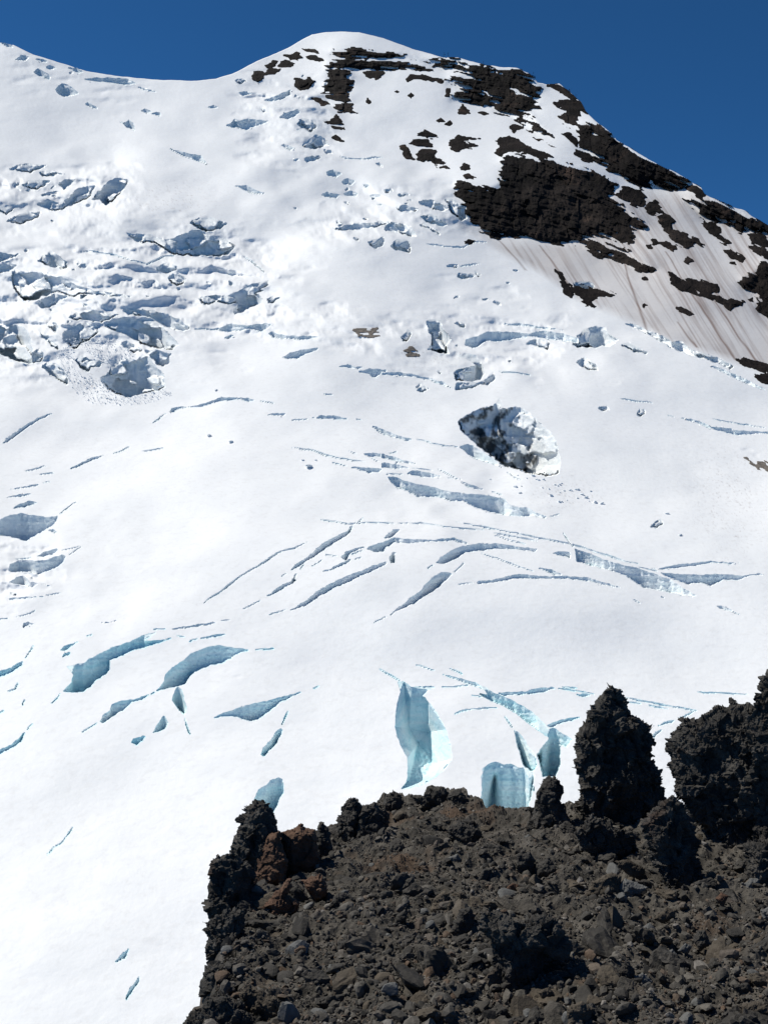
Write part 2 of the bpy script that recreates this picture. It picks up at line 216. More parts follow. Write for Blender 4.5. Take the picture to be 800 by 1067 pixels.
# dark rock on the mountain: (tile, outline, label, protrusion px, big)
ROCK = [
('X','472,196 477,190 488,190 500,194 512,195 520,190 522,180 521,168 528,160 540,161 560,165 580,166 600,175 612,176 625,182 642,192 637,205 657,220 673,236 660,240 661,254 641,250 640,246 615,247 600,252 592,254 575,253 560,250 545,247 530,247 512,247 500,239 491,229 483,214','broad dark main cliff, biggest rock face on the mountain',8,1),
('O','155,128 230,120 310,122 350,150 430,155 470,165 570,172 600,190 625,210 630,240 655,250 645,290 620,320 650,320 650,335 600,340 640,385 655,410 705,442 640,437 600,422 560,402 540,372 500,352 470,350 450,320 430,331 390,326 350,306 325,296 280,298 275,275 320,265 330,250 290,236 250,221 290,195 350,190 300,165 250,170 200,150','craggy dark rock face on the skyline right of the summit, veined with snow',6,1),
('P','5,200 60,188 110,203 165,248 230,303 300,343 370,378 430,403 472,430 477,452 440,472 400,467 340,470 280,457 220,432 150,397 80,352 20,297 5,240','long dark buttress along the descending right skyline',8,1),
('L','-10,112 60,120 130,135 200,150 230,170 230,195 290,215 342,240 310,261 260,251 200,216 150,201 90,191 40,151 -10,135','dark rock band under the main cliff, above the streaked snow',4,1),
('P','445,505 490,513 570,513 650,538 740,588 800,623 860,655 860,700 800,662 740,642 690,647 640,622 580,602 530,592 490,547','dark rock rib on the lower right skyline',6,1),
('N','555,150 580,155 600,165 640,160 673,205 669,235 651,265 669,300 666,335 690,353 640,352 590,326 610,300 570,293 545,266 545,235 560,215 560,180','dark rock buttress hanging below the summit band',6,1),
('N','565,100 590,84 640,87 700,79 740,91 800,104 860,99 920,117 962,126 930,129 860,121 800,123 720,121 650,126 600,116','upper dark rock band just under the summit snow cap',4,1),
('N','555,140 600,134 650,127 720,131 800,129 860,134 910,144 950,154 1002,170 970,174 910,164 800,171 760,172 720,166 680,171 640,161 580,156','lower dark rock band under the summit snow cap',4,1),
('N','710,180 750,174 802,180 790,206 740,206','short dark rock ledge below the summit bands',3,0),
('N','253,190 275,177 305,180 330,165 371,170 340,189 300,193 290,216 275,230 258,211','dark rock knob at the left end of the summit rocks',4,0),
('N','308,155 340,134 359,135 340,156 315,163','small dark rock just above the left knob',2.5,0),
('N','362,150 385,129 426,145 410,156 370,159','dark rock second from the left end of the summit rocks',2.5,0),
('N','380,112 410,107 440,97 451,105 466,120 440,134 400,123','flat dark rock on the left slope of the summit dome',2.5,0),
('N','455,82 480,87 510,84 529,101 490,99','uppermost thin dark rock on the left of the summit dome',2,0),
('N','470,115 500,107 551,135 530,141 490,131','slanting dark rock leading to the summit band',2.5,0),
('N','430,203 465,210 490,204 509,225 480,249 455,263 435,246','lone triangular dark rock below the summit band',5,0),
('N','500,290 520,284 560,301 573,315 540,319','small dark rock under the lone triangular one',3,0),
('N','555,390 590,374 600,359 641,406 600,401','dark rock shaped like a small peak below the hanging buttress',3,0),
('N','580,406 620,411 636,421 590,416',None,2,0),('N','585,455 600,439 631,471 600,461',None,2.5,0),('N','725,300 735,291 746,305 735,313',None,2.5,0),
('O','88,208 120,194 160,189 200,204 250,209 286,215 230,224 180,214 130,207 100,220','thin dotted row of dark rocks below the summit band',2.5,0),
('O','255,280 262,249 276,249 273,283',None,3,0),('O','305,352 325,314 350,340 361,356 320,359','small dark rock pyramid under the craggy face',3,0),
('O','395,350 410,344 436,355 410,359',None,2,0),('O','218,385 235,371 256,388 230,391',None,2,0),('O','255,395 275,377 284,395 270,403',None,2,0),
('O','45,263 55,257 62,264 54,270',None,1.5,0),('O','102,280 112,270 123,280 113,289',None,2,0),
('O','140,445 170,419 200,440 241,455 180,454','topmost rock of the cluster on the central snow face',3,0),
('O','115,475 140,457 180,461 200,485 231,496 180,494 130,491','middle rock of the cluster on the central snow face',3.5,0),
('O','70,490 90,487 110,509 126,546 95,541 75,516','leftmost rock of the cluster on the central snow face',3.5,0),
('O','135,520 160,499 216,499 211,535 240,555 272,577 220,567 190,552 140,549','lowest rock of the cluster on the central snow face, with a tail',4,0),
('O','275,462 300,437 350,449 400,461 330,465 396,490 380,502 340,494 300,511 275,491','blocky dark rock right of the cluster on the central snow face',4,0),
('O','315,578 335,561 361,570 356,586 320,589',None,2.5,0),('O','330,615 350,602 381,620 340,624',None,2.5,0),
('X','516,146 530,142 550,151 565,158 581,166 560,163.5 540,158.5 528,153 518,151','dark rock ledge along the top of the main cliff',3,0),
('X','514,159 520,153 530,150 534,155 528,159 520,162',None,2.5,0),
('O','525,410 540,395 580,410 560,420 540,430','small rock at the foot of the craggy skyline face',2.5,0),
('O','615,452 660,464 642,470',None,2,0),('O','670,470 732,496 690,488',None,2,0),
('O','680,235 720,229 760,254 800,289 800,312 740,267','dark rock on the skyline notch right of the craggy face',3,0),
('O','700,310 740,299 800,289 820,330 805,400 760,402 730,371 760,341 720,332','broken dark rock just under the skyline notch',4,0),
('P','-5,92 25,110 42,130 46,157 15,142 -5,150','small dark skyline rock above the long buttress',3,0),
('O','740,440 770,434 805,460 805,492 770,462','small dark rock above the main cliff on its right',3,0),
('P','170,490 200,464 260,469 291,500 281,541 230,527 190,512','dark rock below the long skyline buttress',4,0),
('P','-5,300 60,329 71,356 30,347 -5,327','thin dark rock ledge between main cliff and skyline buttress',3,0),
('P','440,460 500,454 531,480 526,511 490,492','dark notch rock at the right end of the long buttress',3,0),
('P','285,545 330,509 366,560 340,571 300,570','rounded dark rock on the streaked snow below the long buttress',4,0),
('L','340,30 360,11 405,40 410,70 470,100 557,149 500,136 450,152 400,111 350,61','long pointed dark rock rib on the streaked snow',5,0),
('P','525,600 560,604 606,635 596,655 647,690 620,700 580,667 540,631','ragged dark rock below the lower skyline rib',3.5,0),
('P','610,725 640,721 701,755 691,770 640,752','small pointed dark rock on the right streaked snow',3,0),
('P','715,655 740,644 800,679 860,700 860,718 790,707 730,697','dark rock ledge at the right edge below the skyline',3.5,0),
('P','720,710 745,699 800,729 860,746 860,785 770,752','second dark rock ledge at the right edge, under the first',3.5,0),
('L','680,290 720,261 750,249 765,204 800,219 860,230 860,450 800,442 760,421 745,391 760,351 720,341 690,316','large dark rock mass at the right edge of the streaked snow',7,1),
('L','385,255 410,261 440,289 490,319 560,349 590,354 640,369 701,380 670,396 640,407 600,387 560,362 500,347 430,327 400,301','long dark rock band slanting across the streaked snow',4.5,0),
('L','440,280 480,279 550,299 590,304 593,341 550,340 500,321 460,301','dark rock slab just above the long slanting band',4,0),
('L','412,398 440,401 491,430 470,437 430,417','small dark rock below the long slanting band',3,0),
('L','310,118 330,114 346,140 320,139',None,2.5,0),('L','345,130 370,124 421,155 405,164 360,147','thin dark rock left of the long pointed rib',3,0),
('L','290,142 310,139 321,155 300,157',None,2,0),('L','448,205 465,189 493,210 465,217',None,2.5,0),('L','640,215 660,211 666,223',None,2,0),
('L','-30,300 -10,312 30,314 70,329 90,324 110,329 162,350 145,360 90,347 70,372 72,402 40,387 10,352 -20,330','two-lobed dark rock at the left foot of the streaked snow',4,0),
('L','655,620 700,611 740,624 800,639 860,650 860,685 760,662 700,642','dark rock at the right edge beside the glacier margin',4,0),
('L','735,685 770,679 860,700 860,730 790,717','low dark rock at the right edge under the glacier margin rock',3.5,0),
('L','715,366 735,363 737,377 722,377',None,2,0),('L','275,392 285,384 296,392 284,399',None,2,0),('L','275,278 290,275 297,285 283,287',None,1.8,0),
('K','332,125 350,113 379,122 360,138 340,136','small dark rock below the left foot of the main cliff',3,0),
('K','360,30 400,25 420,50 400,62 370,55','dark rock at the left foot of the main cliff',3,0),
('K','678,118 720,124 747,146 700,140','small dark rock on the snow right below the main cliff',2.5,0),
('K','713,245 740,258 760,299 792,340 782,366 750,347 745,311','thin dark rock standing on the glacier margin',3.5,0),
]
GRIT = [('J','668,490 720,479 770,489 783,520 750,532 690,524','patch of brown-grey rubble on the snow below the central slope'),
        ('K','75,590 110,564 145,589 152,616 100,607','patch of brown-grey rubble left of the serac tower'),
        ('D','700,310 730,316 800,333 860,347 860,380 800,367 750,354 725,337','brown rubble patch at the right edge of the snow')]
SKY = [(-420,-130),(-260,-60),(-60,18),(0,44),(15,47),(35,57),(65,66),(90,74),(120,79),(160,83),(200,84.5),(225,82),(242,77),(252,72),(267,64),(287,56),(300,50),(310,44),(325,36),(340,33.5),(360,33),(375,34),(400,40),(430,51),(462,60),(477,60),(505,68),(540,71),(550,76),(556,81),(560,86),(570,88),(582,87.5),(592,95),(600,102),(605,106),(611,117),(622,127),(637,139),(642,146),(657,155),(675,166),(692,175),(707,181),(719,189),(730,195),(734,202),(750,210),(775,220),(785,226),(800,236),(900,305),(1060,410),(1240,500)]
# ---------------------------------------------------------------- noise and outline helpers
_G = np.array([(1,1,0),(-1,1,0),(1,-1,0),(-1,-1,0),(1,0,1),(-1,0,1),(1,0,-1),(-1,0,-1),
               (0,1,1),(0,-1,1),(0,1,-1),(0,-1,-1),(1,1,0),(-1,1,0),(0,-1,1),(0,-1,-1)], np.float32)

def _hash(x, y, z, seed):
    h = (x.astype(np.uint32) * np.uint32(374761393)) ^ (y.astype(np.uint32) * np.uint32(668265263)) ^ (z.astype(np.uint32) * np.uint32(2246822519)) ^ np.uint32((seed * 3266489917) & 0xffffffff)
    h = (h ^ (h >> np.uint32(15))) * np.uint32(2246822519)
    h = (h ^ (h >> np.uint32(13))) * np.uint32(3266489917)
    return h ^ (h >> np.uint32(16))

def noise(x, y, z=0.0, seed=0):
    """gradient noise, about -1..1"""
    x = np.asarray(x, np.float64); sh = x.shape
    x = x.ravel(); y = np.broadcast_to(y, sh).ravel().astype(np.float64); z = np.broadcast_to(z, sh).ravel().astype(np.float64)
    xi = np.floor(x); yi = np.floor(y); zi = np.floor(z)
    fx = (x - xi).astype(np.float32); fy = (y - yi).astype(np.float32); fz = (z - zi).astype(np.float32)
    xi = xi.astype(np.int64); yi = yi.astype(np.int64); zi = zi.astype(np.int64)
    s = lambda t: t * t * t * (t * (t * 6 - 15) + 10)
    ux, uy, uz = s(fx), s(fy), s(fz)
    out = np.zeros(x.shape, np.float32)
    for dx in (0, 1):
        wx = ux if dx else 1 - ux
        for dy in (0, 1):
            wy = uy if dy else 1 - uy
            for dz in (0, 1):
                wz = uz if dz else 1 - uz
                g = _G[_hash(xi + dx, yi + dy, zi + dz, seed) & np.uint32(15)]
                out += wx * wy * wz * (g[:, 0] * (fx - dx) + g[:, 1] * (fy - dy) + g[:, 2] * (fz - dz))
    return out.reshape(sh).astype(np.float64)

def fbm(x, y, z=0.0, octv=4, seed=0, gain=.5, ridged=False):
    out = 0.0; a = 1.0; f = 1.0; tot = 0.0
    for k in range(octv):
        n = noise(x * f, y * f, z * f, seed + k * 17)
        if ridged: n = 1 - 2 * np.abs(n) * 1.4
        out = out + a * n; tot += a; a *= gain; f *= 2.03
    return out / tot

def cells(x, y, z, seed=0):
    """distance to the nearest random cell point (F1), the second (F2), and a random value of the nearest cell"""
    xi = np.floor(x).astype(np.int64); yi = np.floor(y).astype(np.int64); zi = np.floor(z).astype(np.int64)
    f1 = np.full(x.shape, 9.0); f2 = np.full(x.shape, 9.0); rv = np.zeros(x.shape)
    for dx in (-1, 0, 1):
        for dy in (-1, 0, 1):
            for dz in (-1, 0, 1):
                h = _hash(xi + dx, yi + dy, zi + dz, seed)
                px = xi + dx + (h & np.uint32(1023)) / 1023.0
                py = yi + dy + ((h >> np.uint32(10)) & np.uint32(1023)) / 1023.0
                pz = zi + dz + ((h >> np.uint32(20)) & np.uint32(1023)) / 1023.0
                d = np.sqrt((px - x) ** 2 + (py - y) ** 2 + (pz - z) ** 2)
                near = d < f1
                f2 = np.where(near, f1, np.minimum(f2, d)); rv = np.where(near, (h & np.uint32(4095)) / 4095.0, rv); f1 = np.where(near, d, f1)
    return f1, f2, rv

def chips(x, y, z, seed=0):
    """flat tilted chips: every cell is a little plane with its own slant, as on freshly broken rock"""
    xi = np.floor(x).astype(np.int64); yi = np.floor(y).astype(np.int64); zi = np.floor(z).astype(np.int64)
    f1 = np.full(x.shape, 9.0); out = np.zeros(x.shape)
    for dx in (-1, 0, 1):
        for dy in (-1, 0, 1):
            for dz in (-1, 0, 1):
                h = _hash(xi + dx, yi + dy, zi + dz, seed); g = _hash(xi + dx, yi + dy, zi + dz, seed + 99)
                c = [((k >> np.uint32(b)) & np.uint32(1023)) / 1023.0 for k in (h, g) for b in (0, 10, 20)]
                ax, ay, az = x - (xi + dx + c[0]), y - (yi + dy + c[1]), z - (zi + dz + c[2])
                d = ax * ax + ay * ay + az * az
                val = (c[3] - .5) * ax * 2 + (c[4] - .5) * ay * 2 + (c[5] - .5) * az * 2 + .55 * (c[3] + c[4] - 1)
                near = d < f1; out = np.where(near, val, out); f1 = np.where(near, d, f1)
    return out

def roughen(poly, step=1.6, amp=.7, scale=5.0, seed=0):
    """break up the straight runs of a traced outline"""
    P = np.array(poly, float); n = len(P); out = []
    for i in range(n):
        a, b = P[i], P[(i + 1) % n]; L = np.hypot(*(b - a)); k = max(1, int(L / step))
        for j in range(k): out.append(a + (b - a) * j / k)
    Q = np.array(out)
    Q[:, 0] += amp * (noise(Q[:, 0] / scale, Q[:, 1] / scale, 3.3, seed) + .6 * noise(Q[:, 0] / scale * 2.6, Q[:, 1] / scale * 2.6, 9.3, seed))
    Q[:, 1] += amp * (noise(Q[:, 0] / scale, Q[:, 1] / scale, 7.7, seed + 1) + .6 * noise(Q[:, 0] / scale * 2.6, Q[:, 1] / scale * 2.6, 1.3, seed))
    return Q

def sdist(u, v, P):
    """signed distance (negative inside) and the nearest outline point"""
    A = P; B = np.roll(P, -1, 0); n = len(u)
    best = np.full(n, 1e18); nu = np.zeros(n); nv = np.zeros(n); ins = np.zeros(n, bool)
    for (ax, ay), (bx, by) in zip(A, B):
        ex, ey = bx - ax, by - ay; L = ex * ex + ey * ey + 1e-12
        t = np.clip(((u - ax) * ex + (v - ay) * ey) / L, 0, 1)
        qx = ax + t * ex; qy = ay + t * ey
        d = (u - qx) ** 2 + (v - qy) ** 2; m = d < best
        best[m] = d[m]; nu[m] = qx[m]; nv[m] = qy[m]
        if ay != by:
            c = ((ay > v) != (by > v)); c[c] &= u[c] < ax + (v[c] - ay) * ex / ey
            ins ^= c
    s = np.sqrt(best)
    return np.where(ins, -s, s), nu, nv

def rim_above(u, v, P):
    """for points inside an outline: the v of the outline edge straight above"""
    A = P; B = np.roll(P, -1, 0); r = np.full(len(u), -1e9)
    for (ax, ay), (bx, by) in zip(A, B):
        if ax == bx: continue
        c = (ax > u) != (bx > u)
        y = ay + (u - ax) * (by - ay) / (bx - ax)
        c &= y <= v
        r[c] = np.maximum(r[c], y[c])
    return np.where(r < -1e8, v, r)

def ray(u, v, d):
    return np.stack([(u - CU) / F * d, d, (CV - v) / F * d], -1)

# ---------------------------------------------------------------- object helpers
def link(name, co, faces, mat, parent=None, smooth=False, attrs=None):
    """faces: (n,3) or (n,4) index array, or list of them"""
    me = bpy.data.meshes.new(name)
    fl = faces if isinstance(faces, list) else [faces]
    fl = [np.asarray(f, np.int32) for f in fl if len(f)]
    loops = np.concatenate([f.ravel() for f in fl]); cnt = np.concatenate([np.full(len(f), f.shape[1], np.int32) for f in fl])
    st = np.concatenate([[0], np.cumsum(cnt)[:-1]]).astype(np.int32)
    me.vertices.add(len(co)); me.vertices.foreach_set('co', np.asarray(co, np.float32).ravel())
    me.loops.add(len(loops)); me.loops.foreach_set('vertex_index', loops)
    me.polygons.add(len(cnt)); me.polygons.foreach_set('loop_start', st)
    me.polygons.foreach_set('use_smooth', np.full(len(cnt), smooth))
    for k, a in (attrs or {}).items():
        at = me.attributes.new(k, 'FLOAT', 'POINT'); at.data.foreach_set('value', np.asarray(a, np.float32))
    me.update(calc_edges=True); me.validate()
    me.materials.append(mat)
    o = bpy.data.objects.new(name, me); COL.objects.link(o); o.parent = parent
    return o

def compact(co, faces, attrs=None):
    ids = np.unique(faces); mp = np.full(len(co), -1, np.int64); mp[ids] = np.arange(len(ids))
    return co[ids], mp[faces], {k: a[ids] for k, a in (attrs or {}).items()}

def tag(o, label, cat, group=None):
    o['label'] = label; o['category'] = cat
    if group: o['group'] = group
    return o

def recentre(o):
    """put a mesh's origin at the middle of its base"""
    me = o.data; n = len(me.vertices); a = np.empty(n * 3, np.float32); me.vertices.foreach_get('co', a); a = a.reshape(-1, 3)
    c = np.array([(a[:, 0].min() + a[:, 0].max()) / 2, (a[:, 1].min() + a[:, 1].max()) / 2, a[:, 2].min()])
    me.vertices.foreach_set('co', (a - c).astype(np.float32).ravel()); o.location = c
    return o

# ---------------------------------------------------------------- materials
def material(name):
    m = bpy.data.materials.new(name); m.use_nodes = True
    nt = m.node_tree; b = nt.nodes['Principled BSDF']
    return m, nt, b

def nd(nt, kind, **kw):
    n = nt.nodes.new(kind)
    for k, v in kw.items():
        if k.startswith('i_'):
            n.inputs[k[2:].replace('_', ' ')].default_value = v
        else: setattr(n, k, v)
    return n

def ramp(nt, fac, stops):
    r = nt.nodes.new('ShaderNodeValToRGB'); nt.links.new(fac, r.inputs[0])
    e = r.color_ramp.elements
    while len(e) < len(stops): e.new(.5)
    for x, (p, c) in zip(e, stops): x.position = p; x.color = (*c, 1)
    return r.outputs[0]

def mixc(nt, fac, a, b, blend='MIX'):
    n = nt.nodes.new('ShaderNodeMix'); n.data_type = 'RGBA'; n.blend_type = blend
    for s, x in ((n.inputs[0], fac), (n.inputs[6], a), (n.inputs[7], b)):
        if hasattr(x, 'links') or isinstance(x, bpy.types.NodeSocket): nt.links.new(x, s)
        elif isinstance(x, tuple): s.default_value = (*x, 1)
        else: s.default_value = x
    return n.outputs[2]

def bump(nt, bsdf, height, strength, dist, prev=None):
    b = nt.nodes.new('ShaderNodeBump'); b.inputs['Strength'].default_value = strength; b.inputs['Distance'].default_value = dist
    nt.links.new(height, b.inputs['Height'])
    if prev: nt.links.new(prev, b.inputs['Normal'])
    nt.links.new(b.outputs[0], bsdf.inputs['Normal'])
    return b.outputs[0]

def geo_pos(nt): return nt.nodes.new('ShaderNodeNewGeometry').outputs['Position']

def tex(nt, vec, scale, detail=4, rough=.55, kind='ShaderNodeTexNoise', stretch=None):
    if stretch:
        m = nt.nodes.new('ShaderNodeMapping'); m.inputs['Scale'].default_value = stretch; nt.links.new(vec, m.inputs[0]); vec = m.outputs[0]
    t = nt.nodes.new(kind); nt.links.new(vec, t.inputs['Vector']); t.inputs['Scale'].default_value = scale
    if 'Detail' in t.inputs: t.inputs['Detail'].default_value = detail
    if 'Roughness' in t.inputs: t.inputs['Roughness'].default_value = rough
    return t.outputs[0]

def make_snow():
    m, nt, b = material('glacier_snow'); P = geo_pos(nt)
    at = nt.nodes.new('ShaderNodeAttribute'); at.attribute_name = 'dirt'
    c = ramp(nt, tex(nt, P, .012, 5), [(.35, (.88, .89, .90)), (.65, (.93, .935, .94))])
    fine = tex(nt, P, .35, 5, .65)
    c = mixc(nt, ramp(nt, fine, [(.36, (0, 0, 0)), (.48, (1, 1, 1))]), mixc(nt, .25, c, (.74, .73, .72)), c)
    c = mixc(nt, at.outputs['Fac'], c, (.215, .145, .118))
    nt.links.new(c, b.inputs['Base Color']); b.inputs['Roughness'].default_value = .65; b.inputs['Specular IOR Level'].default_value = .2
    n1 = bump(nt, b, tex(nt, P, .05, 6, .6), .16, 3.0)
    bump(nt, b, tex(nt, P, .45, 4, .6), .2, .4, n1)
    return m

def make_ice(name, a, c_, grit=False):
    m, nt, b = material(name); P = geo_pos(nt)
    lay = tex(nt, P, .25, 6, .65, stretch=(.25, .25, 1.6))
    c = ramp(nt, lay, [(.3, a), (.5, c_), (.72, tuple(min(.95, x * 1.18) for x in c_))])
    spot = tex(nt, P, .11, 6, .7)
    c = mixc(nt, ramp(nt, spot, [(.56, (0, 0, 0)), (.72, (.45, .45, .45))]), c, (.86, .89, .9))
    if grit:
        at = nt.nodes.new('ShaderNodeAttribute'); at.attribute_name = 'dirt'
        c = mixc(nt, at.outputs['Fac'], c, (.035, .033, .03))
    nt.links.new(c, b.inputs['Base Color']); b.inputs['Roughness'].default_value = .5; b.inputs['Specular IOR Level'].default_value = .3
    bump(nt, b, tex(nt, P, .5, 6, .65), .5, 1.0)
    return m

def make_rock(name, stops, scale, bumps, red=None, spec=.2, big=None):
    m, nt, b = material(name)
    P = geo_pos(nt)
    c = ramp(nt, tex(nt, P, scale, 8, .65), stops)
    if red:
        c = mixc(nt, ramp(nt, tex(nt, P, red[0], 4, .6), [(red[1], (0, 0, 0)), (red[1] + .12, (1, 1, 1))]), c, red[2])
    if big: c = mixc(nt, 1.0, c, ramp(nt, tex(nt, P, big, 5, .6), [(.36, (.42, .42, .45)), (.64, (1.35, 1.25, 1.2))]), 'MULTIPLY')
    nt.links.new(c, b.inputs['Base Color']); b.inputs['Roughness'].default_value = .85; b.inputs['Specular IOR Level'].default_value = spec
    n = None
    for s, st, di in bumps: n = bump(nt, b, tex(nt, P, s, 8, .7), st, di, n)
    return m
# ---------------------------------------------------------------- the mountain's surface
# wanted slopes (rise per metre ahead, rise per metre to the right) over the view -> distance, by a Poisson solve
STEP = 2.0
gu = np.arange(-300, 1104, STEP); gv = np.arange(-40, 1440, STEP)
GU, GV = np.meshgrid(gu, gv)
def solve_surface():
    t = (CV - GV) / F; s = (GU - CU) / F
    hy = np.interp(GV, [30, 90, 200, 300, 400, 470, 540, 620, 680, 740, 900, 1440], [.92, .80, .66, .60, .50, .42, .40, .40, .46, .42, .36, .34])
    hx = np.interp(GU, [-300, 0, 250, 500, 800, 1100], [-.10, -.03, .05, .0, -.06, -.1])
    n1 = fbm(GU / 170, GV / 110, 1.5, 3, 5); n2 = fbm(GU / 170, GV / 110, 8.5, 3, 6)
    hy = hy + .20 * n1; hx = hx + .30 * n2
    n3 = fbm(GU / 40, GV / 22, 4.5, 3, 9); n4 = fbm(GU / 40, GV / 22, 2.5, 3, 10)
    # broken ground of the icefalls
    fall = np.zeros_like(hy)
    for cu, cv, ru, rv, a in ((70, 320, 130, 85, 1.), (60, 195, 90, 40, .8), (520, 360, 130, 50, .7), (230, 290, 110, 60, .6), (300, 130, 90, 60, .6), (380, 215, 110, 45, .6), (70, 590, 70, 60, .4), (480, 510, 110, 35, .4)):
        fall += a * np.exp(-((GU - cu) / ru) ** 2 - ((GV - cv) / rv) ** 2)
    fall = np.clip(fall, 0, 1)
    n5 = fbm(GU / 85, GV / 42, 3.5, 3, 15); n6 = fbm(GU / 85, GV / 42, 6.5, 3, 16); up = np.interp(GV, [200, 440, 560, 1000], [1, .95, .7, .4]) * np.interp(GU, [430, 520, 700], [1, .6, .35])
    hy += (.08 + .75 * fall) * n3 + .20 * up * n5; hx += (.08 + .95 * fall) * n4 + .30 * up * n6
    for cu, cv, ru, rv, ay, ax in BULGE:
        w = np.exp(-((GU - cu) / ru) ** 2 - ((GV - cv) / rv) ** 2); hy += ay * w; hx += ax * w
    # cliffs stand steep
    u = GU.ravel(); v = GV.ravel()
    for tile, txt, lab, pr, big in ROCK:
        if not big: continue
        P = np.array(pts(tile, txt)); m = (u > P[:, 0].min() - 3) & (u < P[:, 0].max() + 3) & (v > P[:, 1].min() - 3) & (v < P[:, 1].max() + 3)
        if not m.any(): continue
        sd, _, _ = sdist(u[m], v[m], P); idx = np.nonzero(m)[0][sd < 0]
        hy.ravel()[idx] = np.maximum(hy.ravel()[idx], 2.6)
    vs = np.interp(GU, [p[0] for p in SKY], [p[1] for p in SKY])
    den_y = np.maximum(hy + hx * s - t, .16)
    gvv = -(1 / F) / den_y
    guu = -(1 / F) * hx / np.maximum(hy + hx * s - t, .22)
    h, w = hy.shape
    # divergence on the grid, Neumann edges, solved with mirrored FFT
    div = np.zeros((h, w))
    gx = .5 * (guu[:, 1:] + guu[:, :-1]) * STEP; gy = .5 * (gvv[1:] + gvv[:-1]) * STEP
    div[:, :-1] += gx; div[:, 1:] -= gx; div[:-1] += gy; div[1:] -= gy
    M = np.concatenate([div, div[::-1]], 0); M = np.concatenate([M, M[:, ::-1]], 1)
    fm = np.fft.rfft2(M)
    ky = 2 * np.cos(2 * np.pi * np.arange(2 * h) / (2 * h)) - 2; kx = 2 * np.cos(2 * np.pi * np.arange(fm.shape[1]) / (2 * w)) - 2
    K = ky[:, None] + kx[None, :]; K[0, 0] = 1
    fm = fm / K; fm[0, 0] = 0
    L = np.fft.irfft2(fm, s=M.shape)[:h, :w]
    i0 = int((900 + 40) / STEP); j0 = int((400 + 300) / STEP)
    return L - L[i0, j0] + math.log(230.0)
BULGE = [(600, 655, 160, 26, .20, -.20), (700, 455, 130, 50, .12, -.28), (180, 560, 120, 40, -.04, .05), (120, 880, 150, 120, -.03, .04), (560, 740, 200, 40, -.06, 0)]
LN0 = solve_surface(); BS = STEP
def _bil(A, st, u, v):
    x = np.clip((np.asarray(u, float) + 300) / st, 0, A.shape[1] - 1.001); y = np.clip((np.asarray(v, float) + 40) / st, 0, A.shape[0] - 1.001)
    i = x.astype(int); j = y.astype(int); a = x - i; b = y - j
    return (A[j, i] * (1 - a) + A[j, i + 1] * a) * (1 - b) + (A[j + 1, i] * (1 - a) + A[j + 1, i + 1] * a) * b
def stepped():
    # in the icefalls the slope breaks into benches and ice steps
    u, v = np.meshgrid(np.arange(-300, 1103.0), np.arange(-40, 1438.0))
    m = np.zeros_like(u)
    for cu, cv, ru, rv, a in FALLS: m += a * np.exp(-((u - cu) / ru) ** 4 - ((v - cv) / rv) ** 4)
    w = np.clip(1.25 * np.minimum(m, 1) + .9 * fbm(u / 46, v / 20, .5, 3, 51) - .42, 0, 1)
    per = np.interp(v, [60, 250, 600], [9, 14, 18])
    ph = v / per + .9 * fbm(u / 60, v / 34, 1.5, 4, 52) + .22 * fbm(u / 9, v / 9, 2.5, 3, 53) - .006 * u * np.interp(u, [0, 330, 420], [0, .4, 1.3])
    fr = ph - np.floor(ph); q = .46
    s = np.clip((fr - q) / (1 - q), 0, 1); s = s * s * (3 - 2 * s) * .5 + s * .5
    vw = v + w * per * (np.floor(ph) + s - ph)
    lump = w * (1.1 * fbm(u / 8, v / 6, 3.5, 3, 55) + .25 * noise(u / 2.6, v / 2.4, .5, 56))
    return _bil(LN0, BS, u, vw) + lump / F
FALLS = [(60, 325, 150, 75, 1.), (60, 205, 95, 34, .9), (230, 285, 110, 55, .75), (300, 120, 60, 60, .8), (410, 222, 95, 36, .68), (500, 358, 120, 40, .66), (80, 80, 90, 40, .6), (20, 590, 50, 50, .6), (300, 345, 90, 25, .5), (500, 300, 70, 20, .4)]
LN = stepped(); STEP = 1.0; gu = np.arange(-300, 1103.0); gv = np.arange(-40, 1438.0)
def lnd(u, v):
    x = np.clip((np.asarray(u, float) - gu[0]) / STEP, 0, len(gu) - 1.001); y = np.clip((np.asarray(v, float) - gv[0]) / STEP, 0, len(gv) - 1.001)
    i = x.astype(int); j = y.astype(int); a = x - i; b = y - j
    return (LN[j, i] * (1 - a) + LN[j, i + 1] * a) * (1 - b) + (LN[j + 1, i] * (1 - a) + LN[j + 1, i + 1] * a) * b
print('distances', [(p, round(float(np.exp(lnd(*p))), 0)) for p in ((400, 1060), (400, 750), (400, 530), (400, 300), (360, 40), (0, 50), (800, 240), (60, 330), (560, 220), (780, 600), (20, 1060))])

def skyv(u): return np.interp(u, [p[0] for p in SKY], [p[1] for p in SKY]) + (.9 * noise(np.asarray(u, float) / 9, 0.3, .5, 3) + .35 * noise(np.asarray(u, float) / 4, 0.3, .5, 4)) * np.interp(u, [0, 250, 480, 520], [.3, .5, .4, 1.2])

